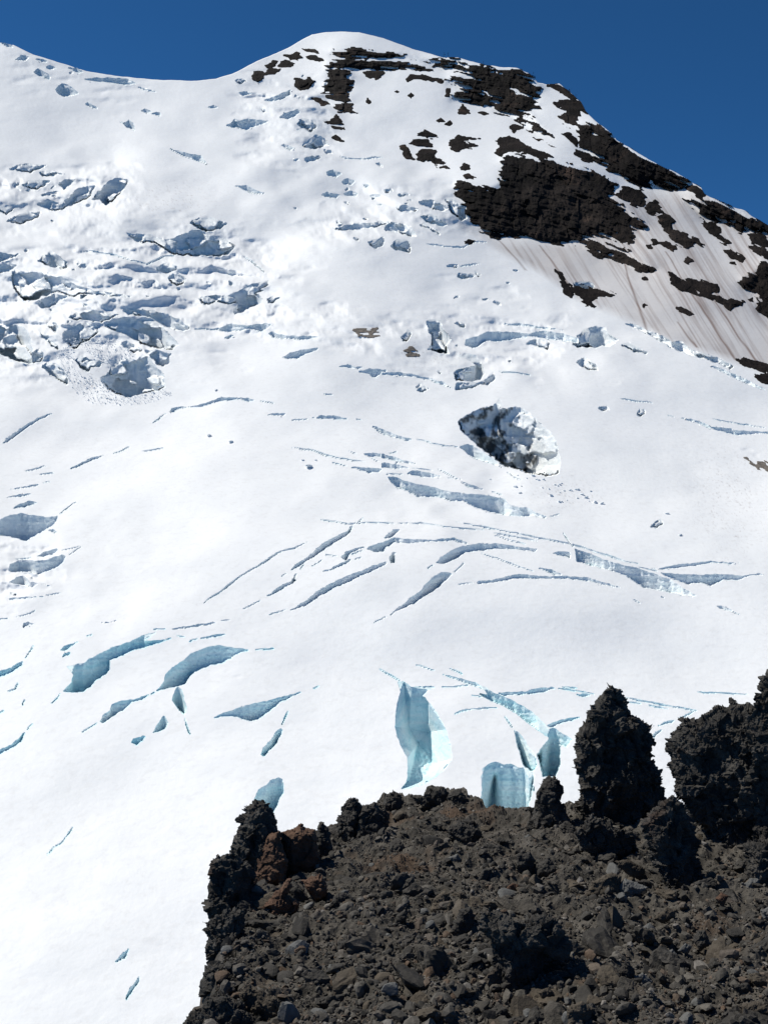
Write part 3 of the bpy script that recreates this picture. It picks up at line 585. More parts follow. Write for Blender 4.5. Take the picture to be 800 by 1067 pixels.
cols = np.concatenate([np.linspace(-280, -14, 40), np.arange(-12, 812.5, 1.0), np.linspace(814, 1090, 40)])
rows = np.concatenate([np.linspace(0, 1, 820, endpoint=False), 1 + np.linspace(0, 1, 130, endpoint=False), 2 + np.linspace(0, 1, 24)])
U = np.repeat(cols[None, :], len(rows), 0)
VS = skyv(cols)[None, :]
r = rows[:, None]
V = np.where(r < 1, VS + (880 - VS) * r, np.where(r < 2, 880 + 220 * (r - 1), 1100 + 320 * (r - 2)))
NR, NC = U.shape
U = U.ravel(); V = V.ravel()
region = np.zeros(len(U), np.int32)         # 0 snow, k > 0 inside cut k, -1 snapped onto an outline
D_in = np.zeros(len(U))                     # distance of the wall for vertices inside a cut
GRITV = np.zeros(len(U))

def crack_outline(P, w):
    P = np.array(P, float); Q = [P[0]]
    for a, b in zip(P[:-1], P[1:]):
        k = max(1, int(np.hypot(*(b - a)) / 2.0))
        Q += [a + (b - a) * (j + 1) / k for j in range(k)]
    Q = np.array(Q); Q[:, 1] += .8 * noise(Q[:, 0] / 9, Q[:, 1] / 9, .5, 21) + .4 * noise(Q[:, 0] / 3, Q[:, 1] / 3, .5, 22)
    T = np.gradient(Q, axis=0); T /= np.hypot(T[:, 0], T[:, 1])[:, None] + 1e-9; N = np.stack([-T[:, 1], T[:, 0]], 1)
    s = np.linspace(0, 1, len(Q)); hw = .5 * (w + .6) * np.minimum(1, 6 * np.minimum(s, 1 - s) + .25) * (1 + .45 * noise(s * len(Q) / 6, .2, .4, 5))
    return np.concatenate([Q - N * hw[:, None], (Q + N * hw[:, None])[::-1]])

# the deep upright crevasse is faceted by hand: rim points, seams and floor (point, point whose distance it takes)
FX = [((60,150),)*2, ((40,280),)*2, ((60,350),)*2, ((88,400),)*2, ((90,440),)*2, ((75,108),)*2, ((105,130),)*2, ((170,140),)*2, ((150,165),)*2, ((235,290),)*2,
      ((260,400),)*2, ((195,470),)*2, ((100,515),)*2, ((60,520),)*2, ((95,285),(100,128)), ((165,300),(155,126)), ((130,345),(130,150)), ((185,420),(180,250)), ((150,480),(160,390)), ((97,480),(95,400)), ((50,110),)*2, ((212,129),)*2]
FT = [(0,1,14),(0,5,14),(5,6,14),(0,20,5),(1,2,14),(2,14,16),(2,3,16),(3,19,16),(4,19,3),(6,7,15),(6,15,14),(7,8,15),(7,21,8),(14,15,16),(8,9,15),(9,17,15),(9,10,17),(10,11,17),(11,18,17),
      (15,17,16),(16,17,18),(16,18,19),(19,18,12),(18,11,12),(19,12,13),(4,13,19)]
def deep_wall(u, v):
    T0 = lambda p: (400 + p[0] / 3.636, 680 + p[1] / 3.636)
    pu = np.array([T0(a) for a, b in FX]); pr = np.array([T0(b) for a, b in FX]); pd = np.exp(lnd(pr[:, 0], pr[:, 1]))
    out = np.full(len(u), np.nan)
    for a, b, c in FT:
        A, B, C_ = pu[a], pu[b], pu[c]; den = (B[1]-C_[1])*(A[0]-C_[0]) + (C_[0]-B[0])*(A[1]-C_[1])
        w0 = ((B[1]-C_[1])*(u-C_[0]) + (C_[0]-B[0])*(v-C_[1])) / den; w1 = ((C_[1]-A[1])*(u-C_[0]) + (A[0]-C_[0])*(v-C_[1])) / den; w2 = 1 - w0 - w1
        m = (w0 > -.02) & (w1 > -.02) & (w2 > -.02) & np.isnan(out)
        out[m] = (w0 * pd[a] + w1 * pd[b] + w2 * pd[c])[m]
    return out
DEEP = [tuple(a) for a, b in FX]
DEEP_OUT = 'R', '60,150 50,110 75,108 105,130 150,126 212,129 170,141 150,165 180,200 210,240 235,290 250,340 260,400 235,440 195,470 160,497 100,515 60,520 85,490 90,440 86,395 60,350 40,280 45,210'

CUTS = []
def cut(name, tile, txt, label, style, width=None):
    k = len(CUTS) + 1
    P = np.array(pts(tile, txt))
    P = crack_outline(P, width) if style == 'crack' else roughen(P, 1.5, .95 if style != 'ice' else 1.5, 5.0, k)
    m = np.nonzero((U > P[:, 0].min() - 2) & (U < P[:, 0].max() + 2) & (V > P[:, 1].min() - 2) & (V < P[:, 1].max() + 2) & (region == 0))[0]
    if len(m) == 0: CUTS.append(None); return
    sd, nu, nv = sdist(U[m], V[m], P)
    if (sd < (-.6 if style != 'crack' else -.28)).sum() < 3: CUTS.append(None); return
    snap = np.abs(sd) < (.56 if style != 'crack' else .26)
    ins = (sd < 0) & ~snap
    i = m[snap]; region[i] = -1; U[i] = nu[snap]; V[i] = nv[snap]
    i = m[ins]; u = U[i]; v = V[i]; region[i] = k
    top = rim_above(u, v, P)
    d = np.exp(lnd(u, top)); px = d / F; dep = -sd[ins]
    below = v - top
    ctr = np.arange(np.floor(u.min()) - 1, np.ceil(u.max()) + 2)      # the rim's distance, evened out along the rim
    acc = np.zeros(len(ctr)); wgt = np.zeros(len(ctr)); sg = 5.0 if style == 'ice' else 1.6
    b_ = np.round(u - ctr[0]).astype(int); np.add.at(acc, b_, lnd(u, top)); np.add.at(wgt, b_, 1.0)
    kk = np.exp(-.5 * (np.arange(-15, 16) / sg) ** 2); pad = lambda z: np.concatenate([np.zeros(15), z, np.zeros(15)])
    sm = np.convolve(pad(np.where(wgt > 0, acc / np.maximum(wgt, 1), 0)), kk, 'same')[15:-15] / np.maximum(np.convolve(pad((wgt > 0) * 1.0), kk, 'same')[15:-15], 1e-9)
    near_rim = np.exp(-below / 2.0)
    if style != 'deep': d = np.exp(np.interp(u, ctr, sm) * (1 - near_rim) + lnd(u, top) * near_rim)
    if style == 'deep':
        w = deep_wall(u, v); fl_ = np.clip((v - 775) / 8, 0, 1) * np.clip(1 - np.abs(u - 441) / 16, 0, 1); d = np.where(np.isnan(w), np.exp(lnd(u, v)) * (1 + 2 / F), w)
        d = d + px * fl_ * (9 * fbm(u / 9, v / 7, .4, 3, 66) + 4 * noise(u / 3, v / 3, .4, 67))
        d = d + px * (1.3 * fbm(u / 5, v / 14, .5, 4, k) + .6 * noise(u / 2.4, v / 2.4, .5, k + 3)) * np.minimum(1, dep / 2)
    elif style == 'ice':
        wu, wv = u + 3.0 * noise(u / 8, v / 8, .2, k), v + 3.0 * noise(u / 8, v / 8, 5.2, k)
        f1, f2, rv = cells(wu / 15, wv / 10, np.full(len(u), .37 * k), k)
        wgt2 = np.clip(.45 + 1.0 * rv, .5, 1.0)                        # some blocks keep a sloping, sunlit top
        ds0 = np.exp(lnd(u, v))
        rel = 5.5 * (rv - .5) + 6.0 * fbm(u / 13, v / 11, .3 * k, 3, k) + 1.6 * fbm(u / 4.5, v / 9, .7 * k, 3, k + 4) + .7 * noise(u / 2.3, v / 2.2, .3, k + 7) - 1.0 * f1
        if label and 'grit' in label: rel = rel * .55 + 3.0 * fbm(u / 6, v / 20, .7, 3, k + 9); wgt2 = .6 + .4 * wgt2
        edge = np.minimum(1, dep / 1.6)
        d = ds0 + (d - ds0) * np.where(edge < 1, 1, wgt2) + px * edge * rel
        d = np.minimum(d, np.exp(lnd(u, top)) + 4 * px)
    else:
        rel = 2.4 * fbm(u / 7, v / 22, .3 * k, 3, k) + 1.0 * noise(u / 60, v / 3.2, .3, k) + 1.0 * noise(u / 3, v / 3, .7, k + 5)
        if label and 'square-mouthed' in label:                      # a dark cleft runs down the back wall
            rel = rel + 26 * np.exp(-((u - 515 + .10 * (v - 812)) / (1.2 + .11 * np.maximum(v - 806, 0))) ** 2) * np.clip((v - 806) / 6, 0, 1) - 7 * np.clip((u - 545) / 6, 0, 1)
        d = d + px * np.minimum(1, dep / 2.5) * rel + px * .12 * below
    ds = np.exp(lnd(u, v))
    D_in[i] = np.maximum(d, ds * (1 + .6 / F))
    if label and 'grit' in label:
        g = noise(u / 7, v / 9, .5, 3) + .5 * noise(u / 2.5, v / 3, .5, 4)
        side = np.clip((552 - u) / 46, -.6, 1.0) + np.clip((v - 470) / 22, -.5, .8) * .6 * (u < 560)
        GRITV[i] = np.clip((g * 1.2 + side * .9 - .35) * 1.6, 0, .92)
    CUTS.append((name, label, style))

cut('crevasse', *DEEP_OUT, 'deep upright crevasse with turquoise walls and a bright ice floor', 'deep')
for t, x, l in CREV: cut('crevasse', t, x, l, 'crev')
for t, x, l in ICE: cut('serac' if l and 'serac' in l else 'ice_cliff', t, x, l, 'ice')
rl = np.random.default_rng(77)
for cu, cv, ru, rv, cnt in ((75, 310, 75, 45, 34), (60, 205, 55, 16, 16), (380, 215, 70, 28, 20), (300, 115, 35, 40, 12), (470, 375, 70, 25, 18), (215, 300, 50, 22, 10), (520, 300, 40, 30, 6), (25, 590, 22, 30, 8), (60, 80, 45, 22, 10)):
    for _ in range(cnt):
        x0, y0 = rl.normal(cu, ru * .6), rl.normal(cv, rv * .6); a = rl.uniform(1.6, 5.5); b = a * rl.uniform(.35, .7); sk = rl.uniform(-.25, .35)
        if y0 < skyv(x0) + 6 or not -5 < x0 < 805: continue
        ang = np.sort(rl.uniform(0, 2 * np.pi, 8)); rr_ = rl.uniform(.65, 1.1, 8)
        cut('ice_cliff', 'X', ' '.join(f'{x0 + a * r0 * math.cos(t0):.1f},{y0 + b * r0 * math.sin(t0) + sk * a * r0 * math.cos(t0):.1f}' for t0, r0 in zip(ang, rr_)), None, 'ice')
rt = np.random.default_rng(19)
for t, x, l in CREV:                                                  # fine cracks run on from the tips of the longer crevasses
    P = np.array(pts(t, x)); c0 = P.mean(0); ax_ = np.linalg.svd(P - c0)[2][0]; s0 = (P - c0) @ ax_
    if np.ptp(s0) < 26 or P[:, 1].mean() < 405 or P[:, 1].mean() > 800: continue
    for sgn in (-1, 1):
        e_ = P[np.argmax(s0 * sgn)]; near = P[np.argsort(-s0 * sgn)[:4]].mean(0); dr = e_ - near; dr = dr / (np.hypot(*dr) + 1e-9)
        L_ = rt.uniform(10, 26); b_ = rt.normal(0, .12)
        q_ = [e_ + dr * .8] + [e_ + dr * L_ * k_ + np.array([-dr[1], dr[0]]) * L_ * b_ * k_ * k_ for k_ in (.35, .7, 1.0)]
        if q_[-1][0] < 4 or q_[-1][0] > 796 or rt.random() < .25: continue
        cut('glacier_crack', 'X', ' '.join(f'{p_[0]:.1f},{p_[1]:.1f}' for p_ in q_), 'fine crack running on from the tip of a crevasse', 'crack', 1.15)
for t, x, w, l in CRACK: cut('glacier_crack', t, x, l, 'crack', w)

D = np.exp(lnd(U, V)); px = D / F
D = np.where(region > 0, D_in, D)
# fine relief of the snow: ripples and lumps of a fraction of a pixel, only where there is snow
snow_rel = .55 * fbm(U / 11, V / 6, .5, 4, 31) + .22 * noise(U / 3.2, V / 2.2, .5, 33) + .9 * np.exp(-((U - 720) / 110) ** 2 - ((V - 490) / 50) ** 2) * noise(U / 3.5, V / 2.4, .5, 35)
D = D + np.where(region > 0, 0, px * snow_rel * np.interp(V, [300, 450, 1000], [.8, .30, .2]))
# grit washed down from the cliffs: streaks down the fall line
MARG = [(470, 236), (500, 252), (520, 266), (560, 286), (600, 315), (650, 336), (700, 361), (760, 379), (800, 393), (1090, 480)]
under = np.interp(U, [p[0] for p in MARG], [p[1] for p in MARG]) - V
a_ = U - .62 * V
wob = 2.2 * noise(U / 40, V / 40, .5, 40); st = fbm((a_ + wob) / 8, V / 130, .5, 5, 41, .6) * 1.5 + .5 * noise((a_ + wob) / 2.2, V / 50, .5, 44)
fade = np.clip(under / 10, 0, 1) * np.clip((V - np.interp(U, [470, 520, 600, 640, 720, 800, 1090], [225, 240, 240, 195, 185, 225, 330])) / 20, 0, 1) * (U > 470)
dirt = fade * np.clip(.38 + .5 * np.clip(st + .05, 0, 1) + .12 * fbm(U / 60, V / 60, .5, 2, 47), 0, 1)
for x0, x1 in (((692, 262), (766, 375)), ((735, 300), (790, 380)), ((650, 275), (674, 345)), ((518, 250), (548, 282)), ((705, 335), (726, 362)), ((560, 255), (600, 305))):
    tt = np.clip((V - x0[1]) / (x1[1] - x0[1]), 0, 1); cu = x0[0] + (x1[0] - x0[0]) * tt + 2 * noise(V / 14, .3, .5, 5)
    dirt += np.clip(1 - np.abs(U - cu) / (1.3 + 1.2 * tt), 0, 1) * .5 * ((V > x0[1]) & (V < x1[1]))
spk = noise(U / 1.7, V / 1.5, .5, 61)
for cu, cv, ru, rv in ((180, 210, 45, 20), (455, 365, 40, 20), (590, 515, 45, 20), (95, 400, 22, 18), (760, 520, 40, 60)):
    dirt += np.clip(spk - .28, 0, 1) * .9 * np.exp(-((U - cu) / ru) ** 2 - ((V - cv) / rv) ** 2)
DIRT = np.clip(np.where(region > 0, GRITV, dirt), 0, .9)

CO = ray(U, V, D)
idx = np.arange(NR * NC).reshape(NR, NC)
Q = np.stack([idx[:-1, :-1], idx[1:, :-1], idx[1:, 1:], idx[:-1, 1:]], -1).reshape(-1, 4)
fr = np.maximum(region[Q].max(1), 0)
SNOW = make_snow()
ICEM = make_ice('crevasse_ice', (.52, .80, .86), (.78, .92, .945))
ICEU = make_ice('firn_ice', (.70, .79, .82), (.84, .885, .90))
ICEG = make_ice('serac_ice', (.72, .78, .81), (.86, .89, .90), grit=True)
# the far side of the mountain behind the skyline
back = []
top = CO[:NC]; prev = idx[0]; extra = []
for f_, dz in ((1.03, .0), (1.12, .09), (1.5, .42)):
    P = top * np.array([f_, f_, 1.0]); P[:, 2] -= dz * top[:, 1]; n0 = NR * NC + len(extra) * NC
    extra.append(P); cur = n0 + np.arange(NC)
    back.append(np.stack([cur[:-1], prev[:-1], prev[1:], cur[1:]], -1)); prev = cur
allco = np.concatenate([CO] + extra); alld = np.concatenate([DIRT, np.zeros(NC * 3)])
q0 = np.concatenate([Q[fr == 0]] + back)
c_, f_, a_ = compact(allco, q0, {'dirt': alld})
gl = link('glacier', c_, f_, SNOW, smooth=True, attrs=a_); gl['kind'] = 'structure'
order = np.argsort(fr, kind='stable'); bounds = np.searchsorted(fr[order], np.arange(len(CUTS) + 2))
GROUPS = {'crevasse': ('small shaded crevasse hollow on the steep upper snow', 'crevasse', 'small crevasse hollows on the upper snow'),
          'ice_cliff': ('small shaded ice step on the steep upper snow', 'ice cliff', 'small ice steps of the icefalls'),
          'serac': ('small shaded ice step on the steep upper snow', 'serac', 'small ice steps of the icefalls'),
          'glacier_crack': ('tiny hairline crack in the smooth snow', 'crack', 'tiny hairline cracks')}
for k, c in enumerate(CUTS, 1):
    if c is None: continue
    q = Q[order[bounds[k]:bounds[k + 1]]]
    if len(q) == 0: continue
    name, label, style = c
    c_, f_, a_ = compact(CO, q, {'dirt': DIRT if style == 'ice' else DIRT * 0})
    if style == 'deep':                                               # walls and floor are parts of the deep crevasse
        ce = c_[f_].mean(1); cu_, cv_ = CU + F * ce[:, 0] / ce[:, 1], CV - F * ce[:, 2] / ce[:, 1]
        flo = sdist(cu_, cv_, np.array(pts('R', '130,340 168,310 190,425 195,470 160,500 100,516 60,520 92,478 118,430')))[0] < 0
        o = bpy.data.objects.new(name, None); COL.objects.link(o); o.location = c_.min(0) * .5 + c_.max(0) * .5
        for pn, sel in (('ice_wall', ~flo), ('ice_floor', flo)):
            x_, y_, z_ = compact(c_ - np.array(o.location), f_[sel], a_); link(pn, x_, y_, ICEM, parent=o, attrs=z_)
    else: o = recentre(link(name, c_, f_, ICEG if style == 'ice' else ICEM if CV - F * c_[:, 2].mean() / c_[:, 1].mean() > 655 else ICEU, attrs=a_, smooth=style == 'ice'))
    g = GROUPS[name]
    tag(o, label or g[0], g[1], g[2] if not label else {'crevasse': 'crevasses in the glacier', 'ice_cliff': 'ice cliffs of the icefalls', 'serac': 'seracs of the icefalls', 'glacier_crack': 'cracks at the crevasse tips' if 'running on' in label else 'fine cracks in the snow'}[name])

# ---------------------------------------------------------------- dark rock on the mountain: solid shells standing out of the snow
MROCK = make_rock('mountain_rock', [(.32, (.006, .0055, .0055)), (.5, (.015, .013, .0125)), (.72, (.036, .030, .027))], .03, [(.12, .7, 4.0), (.4, .5, 1.2)], (.02, .6, (.050, .036, .029)), spec=.05, big=.010)
GRITM = make_rock('moraine_grit', [(.3, (.10, .085, .07)), (.6, (.22, .19, .165)), (.8, (.33, .30, .27))], .4, [(.5, .8, 1.0)])
def shell(name, tile, txt, mat, prot, k, step=.9, snowy=0.0):
    P = roughen(pts(tile, txt), 1.5, .9, 4.0, 300 + k)
    u0, u1, v0, v1 = P[:, 0].min() - 4, P[:, 0].max() + 4, P[:, 1].min() - 4, P[:, 1].max() + 4
    nu_, nv_ = int((u1 - u0) / step) + 2, int((v1 - v0) / step) + 2
    uu, vv = np.meshgrid(u0 + step * np.arange(nu_), v0 + step * np.arange(nv_)); u = uu.ravel(); v = vv.ravel()
    sd, _, _ = sdist(u, v, P); R = -sd.min()
    # bedding planes dip to the right; snow lies along them
    xs_ = np.arange(-60.0, 900.0, 2.0); di_ = np.cumsum(np.interp(xs_, [300, 450, 600, 800], [.02, .10, .36, .52])) * 2.0
    w = v - np.interp(u, xs_, di_)
    am = min(2.6, .30 * R + .35)
    bed = noise(u / 15, w / 3.4, .3, 71) + .55 * noise(u / 7, w / 1.7, .3, 72)
    sd = sd + am * (1.5 * bed + .5 * noise(u / 3, v / 3, .3, 76))
    if snowy: sd = sd + snowy * (np.clip(noise(u / 17, w / 4.0, .9, 78) + .6 * noise(u / 8, v / 6, .9, 79) - .18, 0, 1) * 20 + np.clip(noise(u / 34, w / 2.4, .4, 81) + .35 * noise(u / 9, w / 3, .4, 82) - .20, 0, 1) * 34)
    f1, f2, rv = cells(u / 9, v / 13, np.full(len(u), .5), 73)
    low = fbm(u / 22, v / 26, .4, 3, 74)
    cap = 1.6 * prot
    rise = prot * np.sqrt(np.clip(1 - (1 - np.clip((-sd + .6) / cap, 0, 1)) ** 2, 0, 1))
    rel = 3.0 * bed + 3.4 * (rv - .5) + (13.0 if prot > 5 else 3.2) * low + 1.2 * noise(u / 2.6, v / 3.4, .3, 75)
    off = np.where(sd > .4, -1.4 * (sd - .4), rise) + np.clip((-sd + 1) / 5, 0, 1) * rel * min(1, prot / 4)
    ln = lnd(u, v); ds = np.exp(ln); px_ = ds / F
    v_raw = v; v = np.maximum(v, skyv(u) - .7 + .3 * noise(u / 6, .4, .5, 88))
    keep = (sd < 1.8) & (v_raw > skyv(u) - 1.6)
    front = ray(u, v, ds - px_ * off); bk = ray(u, v, ds + px_ * 9)
    n = len(u); id_ = np.arange(n).reshape(nv_, nu_)
    q = np.stack([id_[:-1, :-1], id_[1:, :-1], id_[1:, 1:], id_[:-1, 1:]], -1).reshape(-1, 4)
    q = q[keep[q].all(1)]
    if len(q) == 0: return None
    e = np.concatenate([q[:, [0, 1]], q[:, [1, 2]], q[:, [2, 3]], q[:, [3, 0]]]); key = e[:, 0] * n + e[:, 1]; rev = e[:, 1] * n + e[:, 0]
    be = e[~np.isin(key, rev)]
    fa = np.concatenate([q, q[:, ::-1] + n, np.stack([be[:, 1], be[:, 0], be[:, 0] + n, be[:, 1] + n], -1)])
    co, fa, _ = compact(np.concatenate([front, bk]), fa)
    return recentre(link(name, co, fa, mat))
SNOWY = {1: 1.0, 4: .6, 3: .5, 2: .5, 0: .42, 6: .5, 7: .35, 5: .3, 40: .7, 52: .3}
for k, (t, x, l, pr, big) in enumerate(ROCK):
    o = shell('rock_cliff' if big else 'rock_outcrop', t, x, MROCK, pr, k, snowy=SNOWY.get(k, .15 if big else .0))
    if o: tag(o, l or 'tiny dark rock poking out of the steep snow', 'cliff' if big else 'rock', ('cliffs of the mountain' if big else 'dark rocks on the snow face') if l else 'tiny rocks on the snow face')
for k, (t, x, l) in enumerate(GRIT):
    o = shell('rubble_patch', t, x, GRITM, 1.6, 80 + k, snowy=.6)
    if o: tag(o, l, 'rubble', 'rubble patches on the snow')
# ---------------------------------------------------------------- the lava ridge in front
CREST = [(150, 1300), (196, 1180), (214, 1064), (224, 1030), (234, 1000), (240, 960), (246, 930), (258, 905), (280, 890), (300, 878), (330, 868), (345, 864), (372, 846), (390, 838), (400, 830), (410, 824), (424, 829), (438, 829), (447, 822), (461, 820.5), (470, 826), (478, 822), (486, 829), (494, 838), (502, 840), (512, 847), (530, 850), (552, 850), (575, 846), (600, 838), (640, 845), (700, 850), (820, 850), (960, 850), (1100, 862), (1220, 880)]
CX, CY = [p[0] for p in CREST], [p[1] for p in CREST]
def gdist(u, v):
    """distance of the scree slope, a plane that falls gently away and rises to the right"""
    t = (CV - v) / F; s = (u - CU) / F
    return -5.2 / (t - .05 * s + .08)
gc = np.concatenate([np.linspace(150, 190, 20, endpoint=False), np.arange(190, 812, .8), np.linspace(814, 1210, 180)])
gr = np.concatenate([np.linspace(0, 1, 300), 1 + np.linspace(.02, .5, 20)])
gU = np.repeat(gc[None], len(gr), 0); cy = np.interp(gc, CX, CY)[None]
rr = gr[:, None]
gV = np.where(rr <= 1, cy + (1085 - cy) * rr, 1085 + 260 * (rr - 1))
gV = np.maximum(gV, cy)
def ground_rel(P):
    x, y = P[:, 0], P[:, 1]
    return (.26 * fbm(x / 2.6, y / 2.6, .5, 3, 91) + .30 * np.maximum(0, fbm(x / 1.3, y / 1.3, .5, 4, 95, .55, True) - .05) - .10 + .15 * fbm(x / .9, y / .9, .5, 4, 94, .6) + .03 * fbm(x / .16, y / .16, .5, 3, 97, .6))
gP = ray(gU.ravel(), gV.ravel(), gdist(gU.ravel(), gV.ravel()))
gP[:, 2] += ground_rel(gP)
GN, GM = gU.shape
gi = np.arange(GN * GM).reshape(GN, GM)
gq = np.stack([gi[:-1, :-1], gi[1:, :-1], gi[1:, 1:], gi[:-1, 1:]], -1).reshape(-1, 4)
skirt = []; prev = gi[0]; ex = []
for k, (fwd, dn) in enumerate(((.5, .35), (1.5, 2.2), (3.5, 8.0), (7, 22.0))):
    P = gP[:GM].copy(); P[:, 1] += fwd; P[:, 2] -= dn; P[:, 0] -= fwd * .5 * np.clip((300 - gc) / 80, 0, 1); P += .25 * np.stack([noise(P[:, 0] * 1.3, P[:, 1], k, 5), noise(P[:, 0] * 1.3, P[:, 1], k, 6), noise(P[:, 0] * 1.3, P[:, 1], k, 7)], 1)
    cur = GN * GM + k * GM + np.arange(GM); ex.append(P); skirt.append(np.stack([cur[:-1], prev[:-1], prev[1:], cur[1:]], -1)); prev = cur
SCREE = make_rock('scree_ground', [(.3, (.036, .033, .028)), (.5, (.075, .067, .057)), (.75, (.13, .117, .10))], 1.6, [(9.0, .8, .06), (34.0, .6, .02)], (.55, .56, (.085, .058, .04)))
LAVA = make_rock('lava_rock', [(.3, (.024, .022, .020)), (.52, (.060, .055, .049)), (.78, (.125, .115, .103))], 3.0, [(5.0, .8, .10), (22.0, .7, .03)], (.9, .63, (.06, .038, .028)))
RED = make_rock('rusty_lava', [(.3, (.06, .034, .023)), (.55, (.12, .070, .047)), (.8, (.17, .12, .09))], 2.2, [(5.0, .7, .08), (22.0, .6, .03)])
BROWN = make_rock('brown_stone', [(.3, (.05, .042, .033)), (.55, (.085, .07, .053)), (.8, (.13, .11, .088))], 3.0, [(10.0, .6, .04), (40.0, .5, .012)])
GREY = make_rock('grey_stone', [(.3, (.075, .075, .073)), (.55, (.12, .12, .117)), (.8, (.19, .19, .185))], 4.0, [(14.0, .5, .03), (50.0, .4, .01)])
DARK = make_rock('dark_stone', [(.3, (.028, .026, .024)), (.55, (.05, .046, .041)), (.8, (.082, .075, .067))], 4.0, [(12.0, .7, .03), (45.0, .5, .012)])
go = link('ground', np.concatenate([gP] + ex), [gq] + skirt, SCREE, smooth=False); go['kind'] = 'structure'

def ground_at(u, v):
    P = ray(u, v, gdist(u, v)); P[:, 2] += ground_rel(P); return P

def rock(name, tile, txt, vbase, mat, thick=.8, rough=1.0, seed=0, step=.75, facet=0.0, spiky=.6, dd=0.0, label=None, cat='rock', group=None):
    """a solid rock: the traced outline swelled to a real thickness at the distance of the ground under it, then weathered"""
    O = np.array(pts(tile, txt)); hgt = np.ptp(O[:, 1]); mid = (O[:, 0].min() + O[:, 0].max()) / 2
    low = np.clip((O[:, 1] - O[:, 1].min() - .5 * hgt) / (.5 * hgt), 0, 1)      # the foot spreads and goes on into the ground
    vbase = min(vbase, O[:, 1].max() - .10 * hgt)
    O[:, 1] += .16 * hgt * low; O[:, 0] += .12 * (O[:, 0] - mid) * low
    P = roughen(O, 1.4, .5 + .5 * rough, 4.0, 500 + seed)
    u0, v0 = P.min(0) - 1; u1, v1 = P.max(0) + 1
    nu_, nv_ = int((u1 - u0) / step) + 2, int((v1 - v0) / step) + 2
    uu, vv = np.meshgrid(u0 + step * np.arange(nu_), v0 + step * np.arange(nv_)); u = uu.ravel(); v = vv.ravel()
    sd, nu, nv = sdist(u, v, P)
    snap = np.abs(sd) < .55 * step; u = np.where(snap, nu, u); v = np.where(snap, nv, v); sd = np.where(snap, 0, sd)
    keep = sd <= 0
    R = max(2.0, -sd.min())
    cu = (P[:, 0].min() + P[:, 0].max()) / 2
    d0 = float(gdist(np.array([cu]), np.array([float(vbase)]))[0]) + dd; pxm = d0 / F
    prof = np.sqrt(np.clip(1 - (1 - np.clip(-sd / (R * .85), 0, 1)) ** 2, 0, 1))
    lump = 1 + .5 * fbm(u / (R * .9), v / (R * .9), .2 + seed, 3, 600 + seed)
    T = thick * R * pxm * prof * lump
    lean = .25 * pxm * (P[:, 1].max() - v)                       # the face leans back a little
    tilt = (u - cu) * pxm * .25 * math.sin(seed * 2.3)
    n = len(u); id_ = np.arange(n).reshape(nv_, nu_)
    q = np.stack([id_[:-1, :-1], id_[1:, :-1], id_[1:, 1:], id_[:-1, 1:]], -1).reshape(-1, 4)
    q = q[keep[q].all(1)]
    f = ray(u, v, d0 + lean + tilt - T); b = ray(u, v, d0 + lean + tilt + T)
    rim = np.abs(sd) < 1e-9
    bi = np.where(rim, np.arange(n), np.arange(n) + n)
    fa = np.concatenate([q, bi[q[:, ::-1]]])
    # open rim cells get closed by a narrow band
    e = np.concatenate([q[:, [0, 1]], q[:, [1, 2]], q[:, [2, 3]], q[:, [3, 0]]]); key = e[:, 0] * n + e[:, 1]; rev = e[:, 1] * n + e[:, 0]
    be = e[~np.isin(key, rev)]; be = be[~(rim[be[:, 0]] & rim[be[:, 1]])]
    side = np.stack([be[:, 1], be[:, 0], bi[be[:, 0]], bi[be[:, 1]]], -1)
    tri = (side[:, 1] == side[:, 2]) | (side[:, 0] == side[:, 3])
    t3 = np.array([[x for i, x in enumerate(s_) if x not in s_[:i]] for s_ in side[tri]], np.int64).reshape(-1, 3)
    allf = np.concatenate([fa.ravel(), side[~tri].ravel(), t3.ravel()]) if len(be) else fa.ravel()
    co = np.concatenate([f, b]); ids = np.unique(allf); mp = np.full(len(co), -1, np.int64); mp[ids] = np.arange(len(ids)); co = co[ids]
    faces = [mp[fa]] + ([mp[side[~tri]]] if (~tri).any() else []) + ([mp[t3]] if len(t3) else [])
    o = link(name, co, faces, mat)
    m = len(co); nn = np.empty(m * 3, np.float32); o.data.vertices.foreach_get('normal', nn); nn = nn.reshape(-1, 3)
    a = R * pxm; x, y, z = co[:, 0] / a, co[:, 1] / a, co[:, 2] / a
    disp = .26 * rough * fbm(x * 1.3, y * 1.3, z * 1.3, 3, 700 + seed)
    qx, qy, qz = co[:, 0] / pxm, co[:, 1] / pxm, co[:, 2] / pxm
    wx = qx + 3 * noise(qx / 11, qy / 11, qz / 11, 708); wz = qz + 3 * noise(qx / 11, qy / 11, qz / 11, 709)
    big = 10.0 if R < 20 else 26.0
    d_abs = pxm * spiky * (.30 * big * chips(wx / big, qy / big, wz / big, 710 + seed) + .34 * 9 * chips(wx / 9, qy / 9, wz / 9, 720 + seed) + 1.3 * chips(qx / 4, qy / 4, qz / 4, 725)
            + 2.4 * fbm(qx / 16, qy / 16, qz / 16, 4, 740 + seed, .6, True) + .8 * noise(qx / 2.4, qy / 2.4, qz / 2.4, 730) - (4.0 if R > 22 else 2.0)) * min(1, R / 13)
    co = co + nn * (disp * a + d_abs)[:, None]
    o.data.vertices.foreach_set('co', co.astype(np.float32).ravel()); o.data.update()
    recentre(o)
    if label: tag(o, label, cat, group)
    return o

